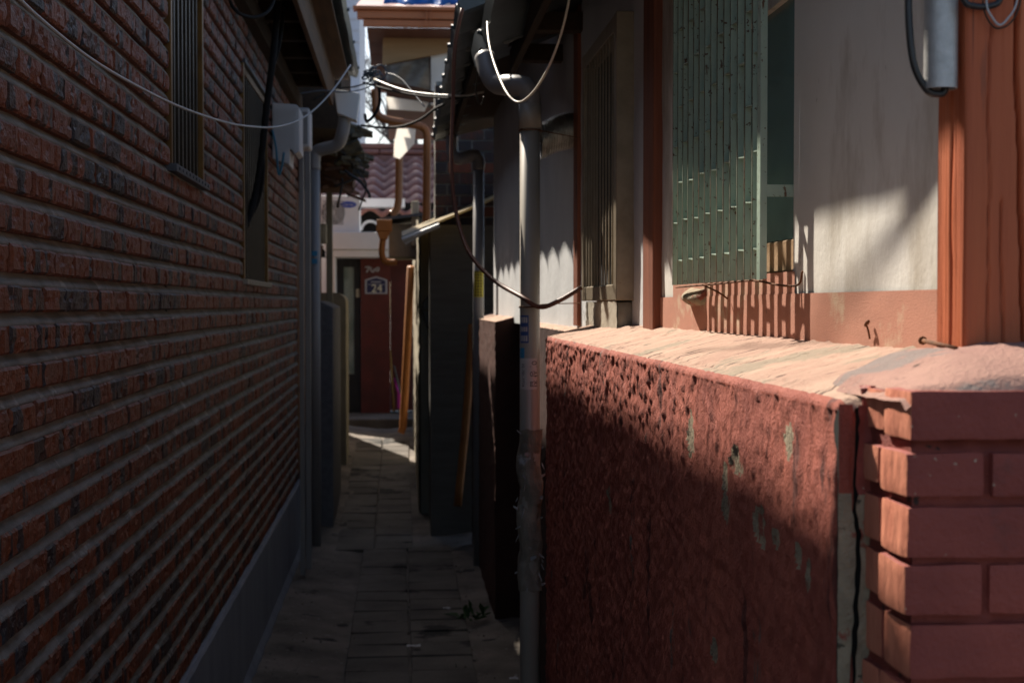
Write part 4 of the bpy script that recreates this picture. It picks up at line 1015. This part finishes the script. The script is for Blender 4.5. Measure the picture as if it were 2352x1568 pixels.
tag(tb, 'blue tarpaulin folded on top of the terracotta gutter', 'tarpaulin')
sd = thing('siding_house', 'tall pale blue clapboard house standing far behind the left eave', 'house', (-2.4, 27, 0))
a = onY(826, 100, 26)
c = MB(); zq = .4; 
while zq < 9:
    c.slab([(-5, 26, zq), (a.x, 26, zq), (a.x, 26.02, zq + .2), (-5, 26.02, zq + .2)], (0, .02, 0)); zq += .205
c.build('clapboards', 'siding', sd)
MB().box(-5, a.x - .02, 26.05, 31, .3, 9).build('wall', 'siding', sd)

# ================================================================ middle left beyond the brick house
y = 12.5; a, bq = onY(733, 690, y), onY(766, 1205, y)
gp = thing('cement_wall', 'low blue grey cement wall beside the far left drainpipe', 'wall', (-.7, 13, 0))
c = MB(); c.prism([(a.x - .25, y, -.1), (bq.x, y, -.1), (bq.x, y, a.z - .06), (a.x, y, a.z)], (0, 1.6, 0)); c.build('wall', 'bluegrey', gp, bevel=.01)
y = 15.6; a, bq = onY(764, 672, y), onY(795, 1010, y)
bw = thing('rounded_wall', 'beige cement garden wall with a rounded top on the far left', 'wall', (-.7, 16, 0))
c = MB(); n = 16; tz = a.z
def rw(i, j):
    yy = y + .8 * i / 30; x0, x1 = -1.0, bq.x
    if j <= 8: return (x1 + .01 * fbm(i * .5, j * .5, 5), yy, -.1 + (tz - .1 + .1) * j / 8)
    t = (j - 8) / n * PI / 2
    return (x1 - .13 * (1 - math.cos(t)) - (.2 if j == 8 + n else 0), yy, tz - .1 + .1 * math.sin(t))
c.grid(31, 9 + n, rw)
c.add([rw(0, j) for j in range(9 + n)] + [(-1.0, y, tz), (-1.0, y, -.1)], [tuple(range(9 + n + 2))])
c.build('wall', 'beige', bw, True)
y = 13.9; a = onY(756, 440, y); bq = onY(757, 800, y)
tag(MB().box(a.x - .03, a.x + .03, y, y + .06, 0, a.z).build('post', 'beige', None, bevel=.006), 'thin grey post standing in front of the air conditioner', 'post')
a = onY(742, 520, 13.85)
tag(MB().box(a.x - .035, a.x + .04, 13.72, 13.82, a.z - .17, a.z + .02).build('switch_box', 'cream', None, bevel=.01), 'small cream box fixed beside the thin grey post', 'box')
# ruined eave
oh = thing('old_house', 'dark old timber house behind the beige garden wall on the far left', 'house', (-2.5, 15, 0))
MB().box(-5, -1.02, 11.62, 18.6, 0, 4.3).build('wall', 'rotwood', oh)  # hidden block, added and sized to keep sun off the alley floor
MB().box(-5, -.50, 12.25, 14.6, 3.5, 4.3).build('jetty', 'soffit', oh)
re_ = thing('ruined_eave', 'collapsing tile and timber eave hanging beyond the left drainpipe', 'eave', (-.6, 13.3, 3))
rr = random.Random(11)
c = MB()
for k in range(12):
    u, v = rr.uniform(735, 795), rr.uniform(375, 448); p = onY(u, v, 13.2 + rr.uniform(0, .5)); d = Vector((rr.uniform(.1, .22), rr.uniform(0, .3), rr.uniform(-.10, .06)))
    c.slab([p, p + d, p + d + Vector((0, .02, .03)), p + Vector((0, .02, .03))], (0, .03, 0))
c.build('planks', 'rotwood', re_)
c = MB()
for k in range(46):
    t = rr.random(); u = 765 + 70 * t + rr.uniform(-18, 12); v = 285 + 150 * rr.random() * (.5 + .5 * t); p = onY(u, v, 12.9 + rr.uniform(0, .9))
    s_ = rr.uniform(.03, .09); rot = Matrix.Rotation(rr.uniform(-1, 1), 3, Vector((rr.random(), rr.random(), rr.random())).normalized())
    q = [p + rot @ Vector(w) * s_ for w in ((-1, -.6, 0), (1, -.7, .2), (1.1, .6, -.1), (-.8, .7, .1))]
    c.slab(q, rot @ Vector((0, 0, rr.uniform(.02, .04))))
c.build('broken_tiles', 'thatch', re_)
c = MB()
for k in range(7):
    p = onY(rr.uniform(780, 845), rr.uniform(300, 420), 12.8 + rr.uniform(0, .5)); c = MB(); c.tube([p, p + Vector((rr.uniform(-.08, .1), 0, rr.uniform(-.15, -.05))), p + Vector((rr.uniform(-.1, .15), 0, rr.uniform(-.4, -.15)))], rr.uniform(.004, .013), 6); c.build('hanging_strip', 'black', re_, True)
c = MB(); c.tube(P3((800, 400, 12.9), (825, 415, 12.9), (845, 440, 12.9), (850, 455, 12.9)), .016, 6)
c.build('hanging_strip', 'black', re_, True)
c = MB(); p0 = onY(742, 330, 13.1); p1 = onY(800, 300, 13.1); c.slab([p0, p1, p1 + Vector((-.1, 1.2, .2)), p0 + Vector((-.1, 1.2, .2))], (0, 0, .08)); c.box(p0.x - .5, p0.x + .25, 13.7, 14.4, p0.z - .35, p0.z + .2); c.build('roof_boards', 'rotwood', re_)

# ================================================================ far end: red tiled gate house, number 24
gh = thing('gate_house', 'dark red tiled gate house with a white canopy closing the far end of the alley', 'house', (0, 20.5, .38))
YG = 20.0; dk = gz(YG)
x_l, x_p, x_r, x_e = onY(757, 800, YG).x, onY(829, 800, YG).x, onY(896, 800, YG).x, onY(1010, 800, YG).x
zl = onY(850, 592, YG).z; zs = onY(860, 948, YG).z
c = MB(); rowz = zs
def tiled(x0, x1, y, z0, z1):
    z = z0
    while z < z1 - .005:
        c.box(x0, x1, y, y + .3, z, min(z + .075, z1) - .006); z += .075
    c.box(x0 + .004, x1 - .004, y + .006, y + .28, z0, z1)
tiled(x_p, x_r, YG, zs, zl); tiled(x_r, x_e, YG + .5, zs, zl)
c.build('wall', 'darkredtile', gh)
c = MB(); c.box(-3.2, x_l, YG, YG + .3, 0, zl); c.build('side_wall', 'white', gh)
c = MB(); d0, d1 = onY(790, 650, YG + .12), onY(812, 800, YG + .12)
c.box(x_l, d0.x, YG + .1, YG + .16, zs, zl); c.box(d1.x + .01, x_p - .002, YG + .1, YG + .16, zs, zl)
c.box(d0.x, d1.x + .01, YG + .1, YG + .16, onY(800, 613, YG).z, zl); c.box(d0.x, d1.x + .01, YG + .1, YG + .16, zs, onY(800, 860, YG).z)
dr = c.build('door', 'doorframe', gh)
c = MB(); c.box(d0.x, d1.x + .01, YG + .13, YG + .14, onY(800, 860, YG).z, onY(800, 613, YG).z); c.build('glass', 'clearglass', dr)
hp = onY(822, 668, YG); c = MB(); c.box(hp.x - .03, hp.x + .02, YG + .06, YG + .1, hp.z - .09, hp.z + .03); c.build('intercom', 'cream', gh, bevel=.008)
c = MB(); zc1, zc0 = onY(850, 533, YG - .6).z, onY(850, 590, YG - .6).z; xc0, xc1 = onY(742, 560, YG - .6).x, onY(975, 560, YG - .6).x
c.box(xc0, xc1, YG - .6, YG + .6, zc0 + .10, zc1); c.box(xc0 + .03, xc1, YG - .56, YG + .6, zc0, zc0 + .095)
c.box(xc0 + .06, xc0 + .16, YG - .55, YG - .1, .3, zc0)
c.build('canopy', 'white', gh, bevel=.01)
c = MB(); c.box(-1.2, .9, 17.6, 20.0, gz(17.6) - .1, zs - .14); c.box(-1.2, .9, 19.0, 20.3, zs - .16, zs - .004); c.build('doorstep', 'paver', gh, bevel=.02)
# parapet arch and upper wall behind the canopy
c = MB(); ya = YG + .9; a0 = onY(851, 532, ya); r1, r0 = .15, .115
arc = [(a0.x + r1 * math.cos(PI * k / 12), ya, a0.z + .02 + r1 * math.sin(PI * k / 12)) for k in range(13)]; inn = [(a0.x + r0 * math.cos(PI * k / 12), ya, a0.z + .02 + r0 * math.sin(PI * k / 12)) for k in range(12, -1, -1)]
for k in range(12):
    c.prism([arc[k], arc[k + 1], inn[11 - k], inn[12 - k]], (0, .1, 0))
c.box(a0.x - 1.0, a0.x - r1 + .003, ya + .01, ya + .1, a0.z - .2, a0.z + .1)
zz_ = onY(850, 478, ya).z; c.box(a0.x - .8, a0.x + .5, ya - .3, ya + .05, zz_, zz_ + .12)
c.build('arched_parapet', 'white', gh)
c = MB(); c.box(a0.x - 1, 1.2, ya + .3, ya + .5, a0.z - .3, zz_ + .1); c.build('upper_wall', 'inside', gh)
# tiled roof facing the alley
yr0, yr1 = 21.0, 24.5; zr0, zr1 = onY(900, 500, yr0).z, onY(900, 372, yr1).z
c = MB(); nx_, rows_ = 110, 7
xr0, xr1 = -1.6, 1.6
def wav(x): return .10 * abs(math.cos(PI * (x + .09) / .35)) ** 1.6
for k in range(rows_):
    ta, tb_ = k / rows_, (k + 1.15) / rows_
    c.grid(nx_ + 1, 3, lambda i, j: (xr0 + (xr1 - xr0) * i / nx_, yr0 + (yr1 - yr0) * (ta + (tb_ - ta) * max(0, j - 1)), zr0 + (zr1 - zr0) * (ta + (tb_ - ta) * max(0, j - 1)) + wav(xr0 + (xr1 - xr0) * i / nx_) + (.06 if j >= 1 else 0) - (.055 if j == 2 else 0)))
c.build('roof', 'mauve', gh, True)
c = MB(); 
for (z0, z1, y0) in ((zr1 - .05, zr1 + .10, yr1 - .1), (zr1 + .10, zr1 + .2, yr1), (zr1 + .22, zr1 + .31, yr1 - .05)):
    c.box(xr0, xr1, y0, yr1 + .5, z0, z1)
x = xr0
while x < xr1: c.tube([(x, yr1 - .06, zr1 + .16), (x + .40, yr1 - .06, zr1 + .16)], .05, 8, False); x += .42
c.build('ridge', 'mauve', gh, bevel=.02)
c = MB(); c.box(xr0, xr1, 21.4, 24.6, 2.4, zr0 - .1); c.build('body', 'inside', gh)
# number plate
sx, sz_ = onY(864, 655, YG).x, onY(864, 656, YG).z; ww, hh2 = .155, .115
sg = thing('house_number_sign', 'house shaped navy number plate reading 24 on the dark red wall', 'sign', (sx, YG - .01, sz_ - .12))
def hshape(s_): return [(sx - ww * s_, YG - .012, sz_ - hh2 * s_), (sx + ww * s_, YG - .012, sz_ - hh2 * s_), (sx + ww * s_, YG - .012, sz_ + hh2 * s_ * .72), (sx, YG - .012, sz_ + hh2 * s_ * 1.15), (sx - ww * s_, YG - .012, sz_ + hh2 * s_ * .72)]
MB().prism(hshape(1.0), (0, .010, 0)).build('plate', 'signrim', sg, bevel=.004)
MB().prism([(p[0], p[1] - .004, p[2]) for p in hshape(.84)], (0, .004, 0)).build('field', 'signblue', sg)
text_mb('24', .155, (sx + .01, YG - .0185, sz_ - .042), (1, 0, 0), (0, 0, 1)).build('number', 'signnum', sg)
c = MB(); c.box(sx - .12, sx + .12, YG - .018, YG - .0165, sz_ + .012, sz_ + .018); c.box(sx - .07, sx + .07, YG - .018, YG - .0165, sz_ + .045, sz_ + .058); c.build('printing', 'signrim', sg)
c = MB(); q = onY(845, 622, YG - .005)
for pts in (((0, .05), (.06, .055), (.05, .03), (.02, -.02)), ((.085, .05), (.085, .0), (.12, -.01), (.125, .03)), ((.16, .045), (.15, .01), (.18, .0), (.19, .04), (.165, .045))):
    c.tube([(q.x - .04 + a_, YG - .004, q.z + b_) for a_, b_ in pts], .011, 5)
c.build('chalk_marks', 'signrim', gh, True)
# air conditioner on the canopy
y = YG - .45; a, bq = onY(762, 449, y), onY(827, 531, y)
ac = thing('air_conditioner', 'white outdoor air conditioner unit standing on the white canopy', 'air conditioner', ((a.x + bq.x) / 2, y + .2, zc1))
x0 = a.x - .15
MB().box(x0, bq.x, y, y + .35, zc1 + .002, a.z).build('case', 'white', ac, bevel=.012)
c = MB()
cx_, cz_ = x0 + .17, (a.z + zc1) / 2 + .02
for rr_ in (.05, .085, .12, .15): c.tube([(cx_ + rr_ * math.cos(PI * 2 * k / 20), y - .004, cz_ + rr_ * math.sin(2 * PI * k / 20)) for k in range(21)], .005, 5)
for k in range(12): c.box(x0 + .03, x0 + .31, y - .006, y - .002, cz_ - .16 + .028 * k, cz_ - .152 + .028 * k)
c.build('fan_grille', 'sillmetal', ac)
lo = onY(800, 470, y); c = MB(); c.prism([(lo.x + .11 * math.cos(2 * PI * k / 28), y - .006, lo.z + .043 * math.sin(2 * PI * k / 28)) for k in range(28)], (0, .005, 0)); lg = c.build('badge', 'logo', ac)
text_mb('Carrier', .055, (lo.x, y - .0075, lo.z), (1, 0, .0), (.25, 0, 1)).build('lettering', 'label', lg)
# brooms by the door
for k, (u0, v0, u1, v1, m, hm, lab) in enumerate(((896, 805, 905, 945, 'yellowwood', 'blueplastic', 'yellow handled broom with a teal head leaning at the far door'), (905, 840, 925, 925, 'beige', 'cream', 'pale handled broom with a tan head leaning at the far door'), (906, 870, 916, 905, 'pink', 'pink', 'bright pink plastic dustpan handle leaning among the brooms'))):
    p0, p1 = onY(u0, v0, YG + .3 - .05 * k), onY(u1, v1, YG + .0 - .05 * k)
    br = thing('broom' if k < 2 else 'dustpan', lab, 'broom' if k < 2 else 'dustpan', (p1.x, p1.y, zs))
    MB().tube([p0, p1], .014, 8, False).build('handle', m, br, True)
    if k < 2:
        c = MB(); c.prism([(p1.x - .03, p1.y, p1.z), (p1.x + .03, p1.y, p1.z), (p1.x + .09, p1.y, max(zs, p1.z - .3)), (p1.x - .06, p1.y, max(zs, p1.z - .3))], (0, .05, 0)); c.build('bristles', hm, br, bevel=.01)
    else:
        c = MB(); c.prism([(p1.x - .02, p1.y, p1.z), (p1.x + .04, p1.y, p1.z), (p1.x + .08, p1.y, p1.z - .2), (p1.x - .02, p1.y, p1.z - .2)], (0, .03, 0)); c.build('pan', 'pink', br, bevel=.004)

# ================================================================ bare trees behind
def tree(loc, h, seed, label):
    rr = random.Random(seed); t = thing('bare_tree', label, 'tree', loc, 'bare trees behind the red tiled roof')
    tr, cr = MB(), MB()
    def branch(p, d, L, r, lev):
        pts = [p]; q = Vector(p)
        for k in range(4):
            d = (d + Vector((rr.uniform(-.25, .25), rr.uniform(-.25, .25), rr.uniform(-.08, .2)))).normalized(); q = q + d * L / 4; pts.append(q.copy())
        (tr if lev == 0 else cr).tube(pts, r, 6 if lev < 2 else 4, False, rf=lambda s_: r * (1 - .55 * s_))
        if lev < 4:
            for k in range(5 if lev < 3 else 4):
                i = rr.randrange(1, 5); dd = (d + Vector((rr.uniform(-1, 1), rr.uniform(-1, 1), rr.uniform(-.2, .6)))).normalized()
                branch(pts[i], dd, L * rr.uniform(.5, .72), r * .5, lev + 1)
    branch(Vector(loc), Vector((0, 0, 1)), h * .5, .17, 0)
    tr.build('trunk', 'bark', t, True); cr.build('crown', 'bark', t, True)
tree((-1.6, 40, .38), 9.5, 3, 'bare winter tree behind the left of the red tiled roof')
tree((.4, 43, .38), 10.5, 8, 'bare winter tree behind the right of the red tiled roof')

# ================================================================ small things on the ground
a = onZ(1085, 1418, .02); wd = thing('weed', 'small green weed growing at the right edge of the path', 'plant', (a.x, a.y, .0)); c = MB(); rr = random.Random(2)
for k in range(34):
    d = Vector((rr.uniform(-1, 1), rr.uniform(-1, 1), rr.uniform(.1, .9))).normalized(); L = rr.uniform(.05, .13); p0 = a + Vector((rr.uniform(-.08, .08), rr.uniform(-.08, .08), 0)); s_ = d.cross(Vector((0, 0, 1))).normalized() * L * .16
    c.add([p0, p0 + d * L * .6 + s_, p0 + d * L + Vector((0, 0, -.02)), p0 + d * L * .6 - s_], [(0, 1, 2, 3)])
c.build('leaves', 'leaf', wd)
for (u, v, s_, lab) in ((1026, 1398 - 0, .03, 'white scrap on the central joint of the paving'), (950, 1484, .05, 'flat white scrap on the left row of paving slabs'), (972, 1130, .07, 'pale crumpled scrap beside the dark shed'), (1180, 1580 - 20, .03, 'tiny pale scrap by the drainpipe foot')):
    p = onZ(u * .0 + u, v, .035); c = MB(); c.grid(4, 4, lambda i, j: p + Vector((s_ * (i / 3 - .5) * 1.6, s_ * (j / 3 - .5), .008 + .012 * noise.noise(Vector((i * 1.3 + u, j * 1.7, 0))))))
    tag(c.build('paper_scrap', 'paper', None, solid=.001), lab, 'litter')
gt = MB(); rr = random.Random(5)
for k in range(700):
    side = rr.random()
    y_ = 7 + 9 * rr.random() ** 1.5
    x_ = -.74 + abs(rr.gauss(0, .12)) if side < .5 else (.5 - abs(rr.gauss(0, .1)) if side < .8 else rr.uniform(-.6, .45))
    s_ = rr.uniform(.003, .011); z_ = gz(y_) + .012 + max(0, -.30 - x_) * .10
    gt.add([(x_ + s_ * rr.uniform(-1, 1), y_ + s_ * rr.uniform(-1, 1), z_ + s_ * rr.uniform(-.3, 1)) for q in range(4)], [(0, 1, 2), (0, 2, 3), (0, 3, 1), (1, 3, 2)])
g_ = gt.build('grit', 'grit', None); tag(g_, 'small gravel and grit swept along the edges of the alley floor', 'gravel', None, 'stuff')
# silver flexible duct poking out of the white wall
dq = onX(1318, 300, XB); vd = MB(); n = 60
vd.grid(n + 1, 17, lambda i, j: Vector((XB + .02 - .16 * i / n, dq.y - .02 + .0 * i, dq.z - .05 * (i / n) ** 2)) + Vector((0, math.cos(2 * PI * j / 16), math.sin(2 * PI * j / 16))) * (.075 + .006 * math.sin(i * 1.6) + .004 * noise.noise(Vector((i * .3, j * .5, 1)))))
tag(vd.build('flexible_duct', 'foil', None, True, solid=.002), 'crumpled silver foil duct poking from the white wall beside the barred window', 'duct')
